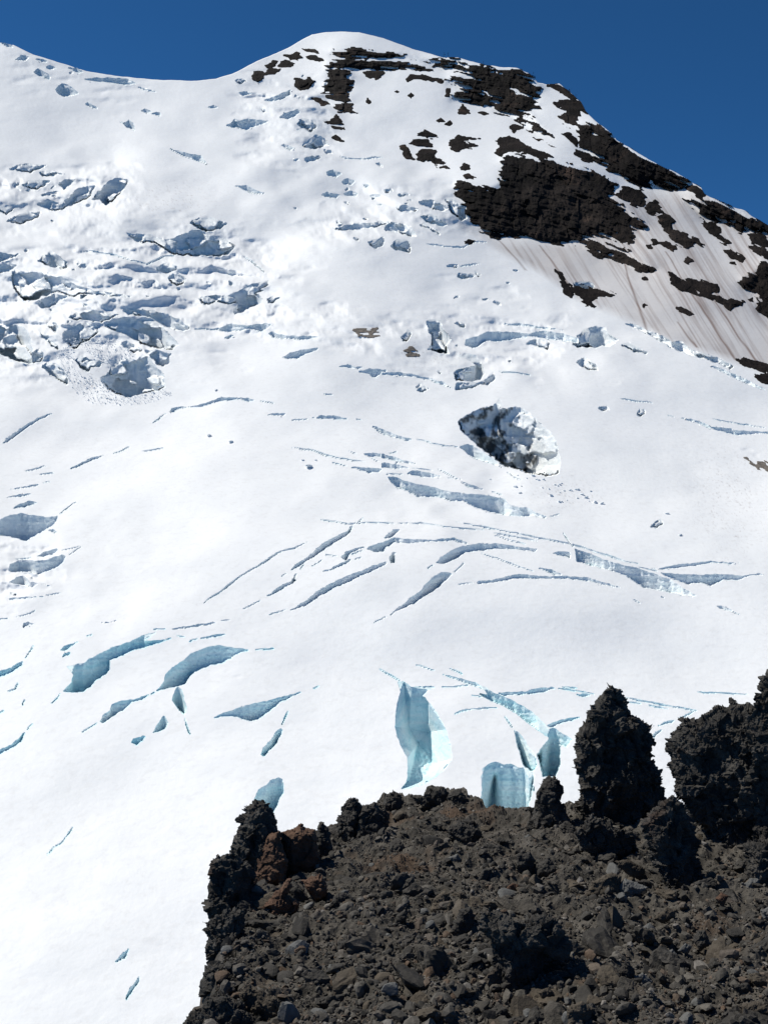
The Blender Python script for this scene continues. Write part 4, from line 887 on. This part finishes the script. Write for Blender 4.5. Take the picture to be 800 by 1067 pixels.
FG = [
# name, tile, outline, base v, material, thick, rough, spiky, label, category
('lava_spire', 'c', '20,250 50,215 100,185 90,130 130,90 150,60 185,42 215,80 240,120 250,165 300,195 335,235 358,285 340,340 370,390 390,430 405,465 400,520 360,580 300,640 210,660 130,620 90,560 60,510 50,450 45,370 30,300', 868, LAVA, .75, .5, 1.0, 'tall black lava spire standing alone on the crest', 'lava spire'),
('lava_outcrop', 'c', '390,310 410,250 435,175 480,165 520,165 550,155 590,130 640,130 650,95 680,130 715,145 760,160 820,300 850,500 840,760 700,760 600,640 540,560 480,520 430,480 405,400', 902, LAVA, .6, .5, 1.0, 'broad black lava outcrop at the right edge, over a dark recess', 'lava outcrop'),
('lava_outcrop', 'c', '705,200 730,150 735,75 755,75 760,20 800,5 900,-20 980,60 980,800 760,760 740,520 710,330', 905, LAVA, .6, .5, 1.0, 'highest black lava tower, cut off by the right edge of the picture', 'lava outcrop'),
('lava_outcrop', 'c', '305,600 330,540 360,510 420,475 470,515 500,600 520,700 540,780 520,890 450,890 400,850 350,760 320,670', 920, LAVA, .8, .5, 1.0, 'black lava buttress between the tall spire and the broad outcrop', 'lava outcrop'),
('lava_outcrop', 'c', '690,820 700,690 760,660 850,640 960,660 960,870 850,860 740,840', 922, LAVA, .8, .5, 1.0, 'low lava lump under the right-hand tower, beside the pale grey stone', 'lava outcrop'),
('lava_outcrop', 'c', '20,640 60,600 100,560 150,590 270,615 285,690 270,760 200,765 130,740 60,700', 895, LAVA, .8, .5, .9, 'low rubbly lava shelf at the foot of the tall spire', 'lava outcrop'),
('lava_spire', 'b', '600,210 625,170 640,130 650,60 690,30 715,35 740,70 750,110 770,140 790,190 790,250 700,280 610,260', 862, LAVA, .8, .5, .8, 'small dark lava pinnacle left of the tall spire', 'lava spire'),
('lava_spire', 'a', '180,400 190,330 200,280 215,250 220,215 250,150 290,130 320,122 340,130 350,180 370,230 390,262 370,340 320,400 290,470 220,460', 928, LAVA, .8, .5, .8, 'blunt lava pinnacle topping the left cliff, left of the rusty boulder', 'lava spire'),
('lava_outcrop', 'a', '90,440 110,380 130,345 160,340 200,320 270,390 290,450 280,520 250,580 190,600 130,570 90,540 95,500', 945, LAVA, .8, .6, .9, 'bulging lava knob on the left cliff under the blunt pinnacle', 'lava outcrop'),
('lava_outcrop', 'a', '85,610 120,595 180,560 250,560 245,660 225,760 215,860 160,880 95,850 95,790 105,770 90,740 95,680 85,650', 985, LAVA, .8, .6, .9, 'lava knob lower on the left cliff, standing out against the snow', 'lava outcrop'),
('lava_outcrop', 'a', '95,800 130,770 180,800 230,850 250,900 240,960 150,960 90,930', 1020, LAVA, .8, .6, .8, 'small lava knob lowest on the left cliff edge', 'lava outcrop'),
('lava_outcrop', 'a', '-60,1180 -30,1060 0,1017 60,940 100,905 170,890 240,930 300,1000 320,1100 200,1200 0,1260', 1075, LAVA, .7, .6, .9, 'dark lava ledge in the bottom left corner of the ridge', 'lava outcrop'),
('boulder', 'a', '276,420 290,370 310,320 345,265 385,247 400,300 420,370 410,430 380,440 340,468 290,472', 930, RED, .8, .35, .45, 'rusty brown boulder beside the blunt pinnacle', 'boulder'),
('boulder', 'a', '380,300 390,255 430,240 470,222 500,235 528,245 540,300 545,350 520,392 470,417 430,420 395,380', 932, RED, .8, .35, .45, 'largest rusty brown boulder, rounded, on the left end of the crest', 'boulder'),
('boulder', 'a', '535,260 540,215 560,210 580,235 587,275 600,320 575,370 545,380 530,320', 926, DARK, .8, .4, .6, 'upright dark knob against the right side of the largest rusty boulder', 'boulder'),
('boulder', 'a', '590,260 600,230 622,195 634,140 668,112 700,130 712,170 700,230 690,290 640,300 600,300', 908, LAVA, .8, .5, .8, 'dark crest boulder with a pointed top, right of the rusty boulders', 'boulder'),
('boulder', 'a', '690,260 705,180 730,147 755,150 780,165 800,200 795,260 740,300 700,300', 906, DARK, .8, .5, .7, 'dark crest boulder right of the pointed one', 'boulder'),
('boulder', 'a', '308,550 345,520 400,460 430,440 432,470 420,500 440,515 468,530 445,570 400,592 355,578 350,552', 960, RED, .6, .35, .5, 'tilted rusty slab under the rusty boulders', 'boulder'),
('boulder', 'a', '470,445 500,440 545,415 578,455 572,500 530,518 500,492', 948, RED, .8, .35, .5, 'brownish block right of the tilted rusty slab', 'boulder'),
('boulder', 'a', '580,555 600,510 640,488 690,520 690,542 622,568', 958, DARK, .7, .35, .5, 'dark wedge-shaped stone on the scree near the rusty slab', 'boulder'),
('boulder', 'a', '225,900 240,850 290,870 380,912 402,960 400,1012 330,1004 240,950', 1058, BROWN, .7, .35, .5, 'brown flat-topped block low on the left of the scree', 'boulder'),
('boulder', 'a', '610,720 620,690 650,678 680,700 670,742 630,752', 1000, DARK, .9, .35, .5, 'round dark stone in the left part of the scree', 'boulder'),
('boulder', 'b', '400,650 420,570 460,555 560,590 640,580 720,590 765,650 752,742 700,762 650,832 600,862 545,872 520,850 470,770 450,690', 1024, LAVA, .7, .5, .8, 'big black pitted boulder in the middle of the scree', 'boulder'),
('boulder', 'b', '285,255 330,208 400,228 432,270 380,312 320,302', 880, DARK, .8, .5, .7, 'dark mound of rock just under the crest notch', 'boulder'),
('boulder', 'b', '150,115 185,108 212,83 270,76 300,102 280,150 200,160', 842, DARK, .8, .5, .7, 'dark crest rock in the middle, left one of a pair', 'boulder'),
('boulder', 'b', '296,105 330,82 358,108 392,146 350,180 300,160', 842, DARK, .8, .5, .7, 'dark crest rock in the middle, right one of a pair', 'boulder'),
('boulder', 'b', '30,140 50,105 75,84 100,100 120,130 100,170 40,170', 846, DARK, .8, .5, .7, 'small dark crest rock left of the middle pair', 'boulder'),
('boulder', 'b', '-60,215 -30,150 0,140 60,180 50,240 -20,260', 868, LAVA, .8, .5, .7, 'dark boulder on the left slope of the crest', 'boulder'),
('stone', 'b', '222,555 240,508 280,488 300,500 285,545 262,572 240,572', 951, BROWN, .8, .3, .3, 'ochre brown stone on the scree left of the black boulder', 'stone'),
('stone', 'b', '285,560 300,520 315,530 312,565 290,595 268,580', 954, BROWN, .8, .3, .3, 'smaller brown stone touching the ochre one', 'stone'),
('stone', 'b', '558,392 568,340 620,330 640,372 620,415 580,412', 910, DARK, .8, .3, .4, 'blocky dark stone below the small pinnacle', 'stone'),
('stone', 'b', '645,385 690,352 730,400 700,425 650,420', 911, DARK, .8, .3, .4, 'dark stone right of the blocky one below the small pinnacle', 'stone'),
('stone', 'b', '383,772 440,730 452,762 420,802 394,802', 1008, GREY, .7, .3, .25, 'pale grey angular stone touching the left of the black boulder', 'stone'),
('stone', 'b', '300,642 338,560 382,550 402,592 382,652 330,662', 972, DARK, .8, .3, .4, 'pointed dark stone between the brown stones and the black boulder', 'stone'),
('stone', 'b', '68,622 90,585 122,558 132,592 84,642', 966, DARK, .8, .3, .4, 'slanting dark stone in the left half of the scree', 'stone'),
('stone', 'b', '195,870 240,880 300,880 270,910 200,900', 1038, GREY, .6, .3, .25, 'flat pale stone below the black boulder on its left', 'stone'),
('stone', 'b', '310,890 340,870 410,885 350,925 320,920', 1040, BROWN, .6, .3, .25, 'flat brown stone beside the flat pale one', 'stone'),
('stone', 'b', '210,790 260,740 280,770 240,810', 1010, DARK, .8, .3, .4, 'small dark wedge left of the pale grey angular stone', 'stone'),
('stone', 'b', '520,478 545,458 585,465 580,485 540,488', 926, RED, .5, .3, .2, 'small flat rusty stone above the black boulder', 'stone'),
('stone', 'b', '85,490 110,450 150,435 158,480 100,500', 930, DARK, .8, .3, .4, 'squarish dark stone under the crest on the left', 'stone'),
('stone', 'b', '290,355 330,340 345,365 320,380 295,378', 898, GREY, .7, .3, .25, 'pale stone under the dark mound', 'stone'),
('stone', 'b', '410,440 430,400 470,398 450,440 425,455', 918, DARK, .8, .3, .3, 'dark tilted stone above the ochre brown one', 'stone'),
('stone', 'b', '590,275 610,262 625,278 605,295', 876, GREY, .7, .3, .2, 'small blue-grey stone left of the small pinnacle foot', 'stone'),
('stone', 'b', '650,890 690,870 720,900 670,920', 1038, BROWN, .6, .3, .25, 'flat brownish stone right below the black boulder', 'stone'),
('stone', 'c', '698,842 728,820 766,820 768,868 722,872', 930, GREY, .8, .25, .2, 'pale grey rounded stone in front of the right-hand outcrop', 'stone'),
('stone', 'c', '203,852 230,820 282,835 322,856 290,882 220,892', 934, GREY, .7, .3, .25, 'pale grey slab below the tall spire', 'stone'),
('stone', 'c', '186,750 240,743 312,780 302,824 250,805 200,772', 920, BROWN, .6, .3, .3, 'flat overhanging brown slab at the foot of the tall spire', 'stone'),
('stone', 'c', '76,882 100,830 178,798 218,810 204,882 130,897', 936, BROWN, .5, .3, .3, 'broad brownish slab left of the pale grey slab', 'stone'),
('stone', 'c', '588,902 610,875 642,890 620,932', 945, RED, .8, .3, .3, 'small rusty stone left of the pale grey rounded one', 'stone'),
('stone', 'c', '620,850 640,830 655,850 635,865', 926, GREY, .8, .3, .2, 'tiny grey stone at the mouth of the dark recess', 'stone'),
('stone', 'd', '498,382 520,340 550,338 572,392 530,412', 990, DARK, .8, .3, .4, 'dark upright stone in the right part of the scree', 'stone'),
('stone', 'd', '178,482 205,490 240,458 272,490 262,562 220,572 188,542', 1032, LAVA, .8, .4, .6, 'black jagged stone right of the big black boulder', 'stone'),
('stone', 'd', '260,522 300,508 342,545 300,562', 1028, GREY, .6, .3, .25, 'pale stone leaning on the black jagged one', 'stone'),
('stone', 'd', '383,432 420,414 442,440 410,452', 998, GREY, .7, .3, .2, 'bluish grey flat stone left of the dark upright one', 'stone'),
('stone', 'd', '440,420 470,390 498,405 480,432', 994, GREY, .7, .3, .2, 'grey stone between the bluish flat one and the dark upright one', 'stone'),
('stone', 'd', '345,290 400,248 438,258 430,290 380,305', 960, BROWN, .5, .3, .25, 'brown flat stone in the right scree under the recess', 'stone'),
('stone', 'd', '650,552 720,548 742,580 682,592', 1036, DARK, .7, .3, .4, 'dark flat stone near the lower right corner', 'stone'),
('stone', 'd', '0,650 60,620 110,650 90,700 10,720', 1068, BROWN, .6, .3, .3, 'brown stone at the bottom edge right of the middle', 'stone'),
('stone', 'd', '680,640 760,620 820,660 800,700 700,690', 1064, BROWN, .6, .3, .3, 'large olive-brown stone in the lower right corner', 'stone'),
('stone', 'd', '770,260 800,245 850,260 830,300 780,295', 958, GREY, .7, .3, .25, 'grey stone cut by the right edge, below the pale rounded one', 'stone'),
('stone', 'd', '580,425 620,400 660,415 640,445 595,445', 996, GREY, .7, .3, .25, 'pale grey stone right of the dark upright one', 'stone'),
]
for k, (name, tile, txt, vb, mat, th, ro, sp, lab, cat) in enumerate(FG):
    grp = {'stone': 'larger stones on the scree', 'boulder': 'boulders of the lava ridge', 'lava_outcrop': 'lava outcrops of the ridge', 'lava_spire': 'lava pinnacles on the crest'}[name]
    rock(name, tile, txt, vb, mat, th, ro, k + 1, .75 if name != 'stone' else .6, 0, sp, 0.0, lab, cat, grp)

# ---------------------------------------------------------------- loose stones
def stone_shape(seed, sub):
    r = np.random.default_rng(seed)
    bm = bmesh.new(); bmesh.ops.create_icosphere(bm, subdivisions=sub, radius=1.0)
    co = np.array([v.co[:] for v in bm.verts]); fa = np.array([[v.index for v in f.verts] for f in bm.faces]); bm.free()
    n = r.normal(size=(11, 3)); n /= np.linalg.norm(n, axis=1)[:, None]; h = r.uniform(.55, 1.0, 11)
    dt = co @ n.T
    rad = np.min(np.where(dt > .05, h / np.maximum(dt, .05), 9), 1)
    co = co * np.minimum(rad, 1.25)[:, None] * np.array([1.0, r.uniform(.65, 1), r.uniform(.4, .75)])
    return co, fa

def rots(n, r):
    a = r.uniform(0, 2 * np.pi, n); b = r.normal(0, .55, n); c = r.normal(0, .55, n)
    ca, sa, cb, sb, cc, sc = np.cos(a), np.sin(a), np.cos(b), np.sin(b), np.cos(c), np.sin(c)
    Z = np.zeros(n); O = np.ones(n)
    Rz = np.stack([np.stack([ca, -sa, Z], -1), np.stack([sa, ca, Z], -1), np.stack([Z, Z, O], -1)], 1)
    Rx = np.stack([np.stack([O, Z, Z], -1), np.stack([Z, cb, -sb], -1), np.stack([Z, sb, cb], -1)], 1)
    Ry = np.stack([np.stack([cc, Z, sc], -1), np.stack([Z, O, Z], -1), np.stack([-sc, Z, cc], -1)], 1)
    return Rz @ Rx @ Ry

def scatter(n, rmin, rmax, power, seed, sub, nshape):
    r = np.random.default_rng(seed)
    u = r.uniform(190, 1000, n * 2); v = r.uniform(815, 1090, n * 2)
    m = v > np.interp(u, CX, CY) + 1.0; u, v = u[m][:n], v[m][:n]; n = len(u)
    P = ground_at(u, v)
    rad = rmin * (1 - r.uniform(0, 1, n) * (1 - (rmin / rmax) ** power)) ** (-1 / power)
    P[:, 2] += rad * .25
    R = rots(n, r); sh = r.integers(0, nshape, n)
    cos, fas, tin = [], [], []; off = 0
    for k in range(nshape):
        co, fa = stone_shape(seed * 50 + k, sub); i = np.nonzero(sh == k)[0]
        if not len(i): continue
        X = np.einsum('nij,vj->nvi', R[i], co) * rad[i][:, None, None] + P[i][:, None, :]
        cos.append(X.reshape(-1, 3)); fas.append((fa[None] + (off + np.arange(len(i)) * len(co))[:, None, None]).reshape(-1, 3)); off += len(i) * len(co)
        tin.append(np.repeat(r.uniform(0, 1, len(i)), len(co)))
    return np.concatenate(cos), np.concatenate(fas), np.concatenate(tin)
def make_gravel():
    m, nt, b = material('loose_gravel'); P = geo_pos(nt)
    at = nt.nodes.new('ShaderNodeAttribute'); at.attribute_name = 'tint'
    c = ramp(nt, at.outputs['Fac'], [(0, (.024, .022, .020)), (.35, (.066, .060, .052)), (.7, (.112, .102, .088)), (.82, (.105, .070, .047)), (.92, (.11, .10, .088)), (1, (.20, .185, .168))])
    g = ramp(nt, tex(nt, P, 14, 6, .7), [(.3, (.55, .55, .55)), (.7, (1.3, 1.3, 1.3))])
    c = mixc(nt, 1.0, c, g, 'MULTIPLY')
    nt.links.new(c, b.inputs['Base Color']); b.inputs['Roughness'].default_value = .8; b.inputs['Specular IOR Level'].default_value = .25
    bump(nt, b, tex(nt, P, 40, 6, .7), .5, .015)
    return m
GRAVEL = make_gravel()
co_, fa_, ti_ = scatter(34000, .013, .14, 2.1, 5, 2, 12)
sc = link('scree', co_, fa_, GRAVEL, attrs={'tint': ti_}); sc['kind'] = 'stuff'; tag(sc, 'dark volcanic scree covering the ridge in front of the glacier', 'scree')

# half-buried blocks of every size
blocks = []
for k in range(9):
    bm = bmesh.new(); bmesh.ops.create_icosphere(bm, subdivisions=4, radius=1.0)
    co0 = np.array([v.co[:] for v in bm.verts]); fa0 = np.array([[v.index for v in q_.verts] for q_ in bm.faces]); bm.free()
    rk = np.random.default_rng(60 + k); n_ = rk.normal(size=(9, 3)); n_ /= np.linalg.norm(n_, axis=1)[:, None]; h_ = rk.uniform(.5, .95, 9)
    dt = co0 @ n_.T; rad = np.minimum(np.min(np.where(dt > .05, h_ / np.maximum(dt, .05), 9), 1), 1.2)
    rad = rad + .16 * chips(co0[:, 0] * 1.7, co0[:, 1] * 1.7, co0[:, 2] * 1.7, 70 + k) + .06 * chips(co0[:, 0] * 4.5, co0[:, 1] * 4.5, co0[:, 2] * 4.5, 80 + k) + .03 * noise(co0[:, 0] * 9, co0[:, 1] * 9, co0[:, 2] * 9, 5)
    blocks.append(link('boulder', co0 * rad[:, None] * np.array([1, rk.uniform(.7, 1), rk.uniform(.5, .8)]), fa0, [DARK, LAVA, BROWN, DARK, SCREE, DARK, BROWN, SCREE, LAVA][k]))
rb = np.random.default_rng(4); ub = rb.uniform(235, 805, 400); vb_ = rb.uniform(845, 1075, 400); mb_ = vb_ > np.interp(ub, CX, CY) + 5; ub, vb_ = ub[mb_][:95], vb_[mb_][:95]; PB = ground_at(ub, vb_)
for i in range(len(ub)):
    o = blocks[i % 9] if i < 9 else blocks[i % 9].copy()
    if i >= 9: COL.objects.link(o)
    s_ = float(np.clip(.13 * (1 + rb.pareto(2.6)), .13, .46))
    o.location = PB[i] - np.array([0, 0, .12 * s_]); o.scale = (s_ * float(rb.uniform(.9, 1.5)), s_, s_ * float(rb.uniform(.8, 1.2))); o.rotation_euler = (float(rb.normal(0, .35)), float(rb.normal(0, .35)), float(rb.uniform(0, 6.28)))
    tag(o, 'half-buried angular lava block embedded in the scree', 'boulder', 'half-buried blocks in the scree')

# single stones large enough to pick out, copied from a few shapes
protos = []
for k in range(10):
    co0, fa0 = stone_shape(900 + k, 3)
    nz = .06 * fbm(co0[:, 0] * 2.2, co0[:, 1] * 2.2, co0[:, 2] * 2.2, 3, 40 + k)
    co0 = co0 * (1 + nz)[:, None]
    me = link('stone', co0, fa0, [DARK, BROWN, DARK, GREY, DARK][k % 5])
    protos.append(me)
r_ = np.random.default_rng(23); used = [0] * 10
uu_ = r_.uniform(225, 800, 700); vv_ = r_.uniform(840, 1066, 700); m_ = vv_ > np.interp(uu_, CX, CY) + 8
uu_, vv_ = uu_[m_][:170], vv_[m_][:170]; PP = ground_at(uu_, vv_)
for i in range(len(uu_)):
    k = int(r_.integers(0, 10)); o = protos[k] if not used[k] else protos[k].copy()
    if used[k]: COL.objects.link(o)
    used[k] = 1
    s_ = float(np.clip(.06 * r_.pareto(2.5) + .09, .09, .24))
    o.location = PP[i] + np.array([0, 0, s_ * .2]); o.scale = (s_, s_ * float(r_.uniform(.8, 1.1)), s_)
    o.rotation_euler = (float(r_.normal(0, .4)), float(r_.normal(0, .4)), float(r_.uniform(0, 6.28)))
    tag(o, 'fist-sized angular volcanic stone lying loose on the scree', 'stone', 'loose stones on the scree')
for k in range(10):
    if not used[k]: bpy.data.objects.remove(protos[k])

# ---------------------------------------------------------------- fallen ice on the snow
ICEB = make_ice('fallen_ice', (.6, .66, .7), (.78, .82, .84), grit=False)
bl = []
for k in range(4):
    co0, fa0 = stone_shape(1300 + k, 2); bl.append((co0 * np.array([1, 1, 1.1]), fa0))
ru, rv = r_.normal(580, 26, 34), r_.normal(511, 9, 34); rv += (ru - 580) * .28
spots = [(x, y, 1.0 + 1.1 * r_.random() ** 2) for x, y in zip(ru, rv)] + [(610, 519, 2), (619.5, 523.5, 2.2), (626.5, 525, 2.2), (694, 535.5, 2), (708, 558, 2), (218, 454.5, 3), (241, 461, 2.2), (322, 487, 4.2), (225, 407, 1.8), (315.5, 480, 1.4), (329, 480, 1.3)]
pm = []
for x, y, sp in spots:
    d = float(np.exp(lnd(x, y))); s_ = sp * d / F
    k = int(r_.integers(0, 4))
    if len(pm) <= k or True:
        first = [p for p in pm if p[0] == k]
        if first: o = first[0][1].copy(); COL.objects.link(o)
        else: o = link('ice_block', bl[k][0], bl[k][1], ICEB); pm.append((k, o))
    o.location = ray(np.array([x]), np.array([y]), np.array([d]))[0] + np.array([0, 0, s_ * .3]); o.scale = (s_ * 1.3, s_, s_ * .9); o.rotation_euler = (0.2, .1, float(r_.uniform(0, 6.28)))
    big = sp > 4
    tag(o, 'low blue-grey ice block alone on the smooth centre snow' if big else 'small ice block scattered on the snow', 'ice block', 'ice blocks on the snow')
# crushed ice below the big serac
n = 2600; u = r_.uniform(50, 180, n); v = r_.uniform(352, 428, n)
RP = np.array(pts('I', '265,500 300,580 300,640 340,690 420,700 450,750 540,785 690,740 710,760 640,790 500,800 380,795 330,760 290,700 270,640 240,590 300,560 400,520 450,520 500,560 560,600 500,610 440,640 400,600'))
sdv, _, _ = sdist(u, v, RP); m = sdv < 2; u, v = u[m], v[m]; n = len(u)
d = np.exp(lnd(u, v)); P = ray(u, v, d - 2.0 * d / F); rad = d / F * (.55 + .9 * r_.random(n) ** 3); R = rots(n, r_)
co0, fa0 = stone_shape(1400, 1)
X = np.einsum('nij,vj->nvi', R, co0) * rad[:, None, None] + P[:, None]
cr = link('crushed_ice', X.reshape(-1, 3), (fa0[None] + (np.arange(n) * len(co0))[:, None, None]).reshape(-1, 3), SNOW); cr['kind'] = 'stuff'
tag(cr, 'crushed ice chute below the large square-faced serac', 'crushed ice')
# ---------------------------------------------------------------- sky, sun and camera
AZ, EL = math.radians(-66), math.radians(53)        # the sun stands ahead and to the left, high
w = bpy.data.worlds.new('World'); scene.world = w; w.use_nodes = True
nt = w.node_tree; bg = nt.nodes['Background']
sky = nt.nodes.new('ShaderNodeTexSky'); sky.sky_type = 'NISHITA'; sky.sun_disc = False
sky.sun_elevation = EL; sky.sun_rotation = AZ; sky.altitude = 3000; sky.air_density = .52; sky.dust_density = 0.0; sky.ozone_density = 8.0
hs = nt.nodes.new('ShaderNodeHueSaturation'); hs.inputs['Saturation'].default_value = 1.14; hs.inputs['Hue'].default_value = .494; nt.links.new(sky.outputs[0], hs.inputs['Color']); nt.links.new(hs.outputs[0], bg.inputs[0]); bg.inputs[1].default_value = .105
sun = bpy.data.lights.new('sun', 'SUN'); sun.energy = 4.0; sun.angle = math.radians(.53); sun.color = (1, .96, .86)
so = bpy.data.objects.new('sun', sun); COL.objects.link(so)
from mathutils import Vector
S = Vector((math.sin(AZ) * math.cos(EL), math.cos(AZ) * math.cos(EL), math.sin(EL)))
so.rotation_euler = (-S).to_track_quat('-Z', 'Y').to_euler()
cam = bpy.data.cameras.new('camera'); co = bpy.data.objects.new('camera', cam); COL.objects.link(co); scene.camera = co
co.rotation_euler = (math.radians(90), 0, 0)
cam.sensor_fit = 'VERTICAL'; cam.sensor_height = 36.0; cam.lens = 36.0 * F / 1067.0; cam.clip_start = .1; cam.clip_end = 30000
scene.view_settings.view_transform = 'Standard'; scene.view_settings.look = 'None'; scene.view_settings.exposure = .17; scene.view_settings.gamma = 1
scene.cycles.max_bounces = 7; scene.cycles.diffuse_bounces = 5
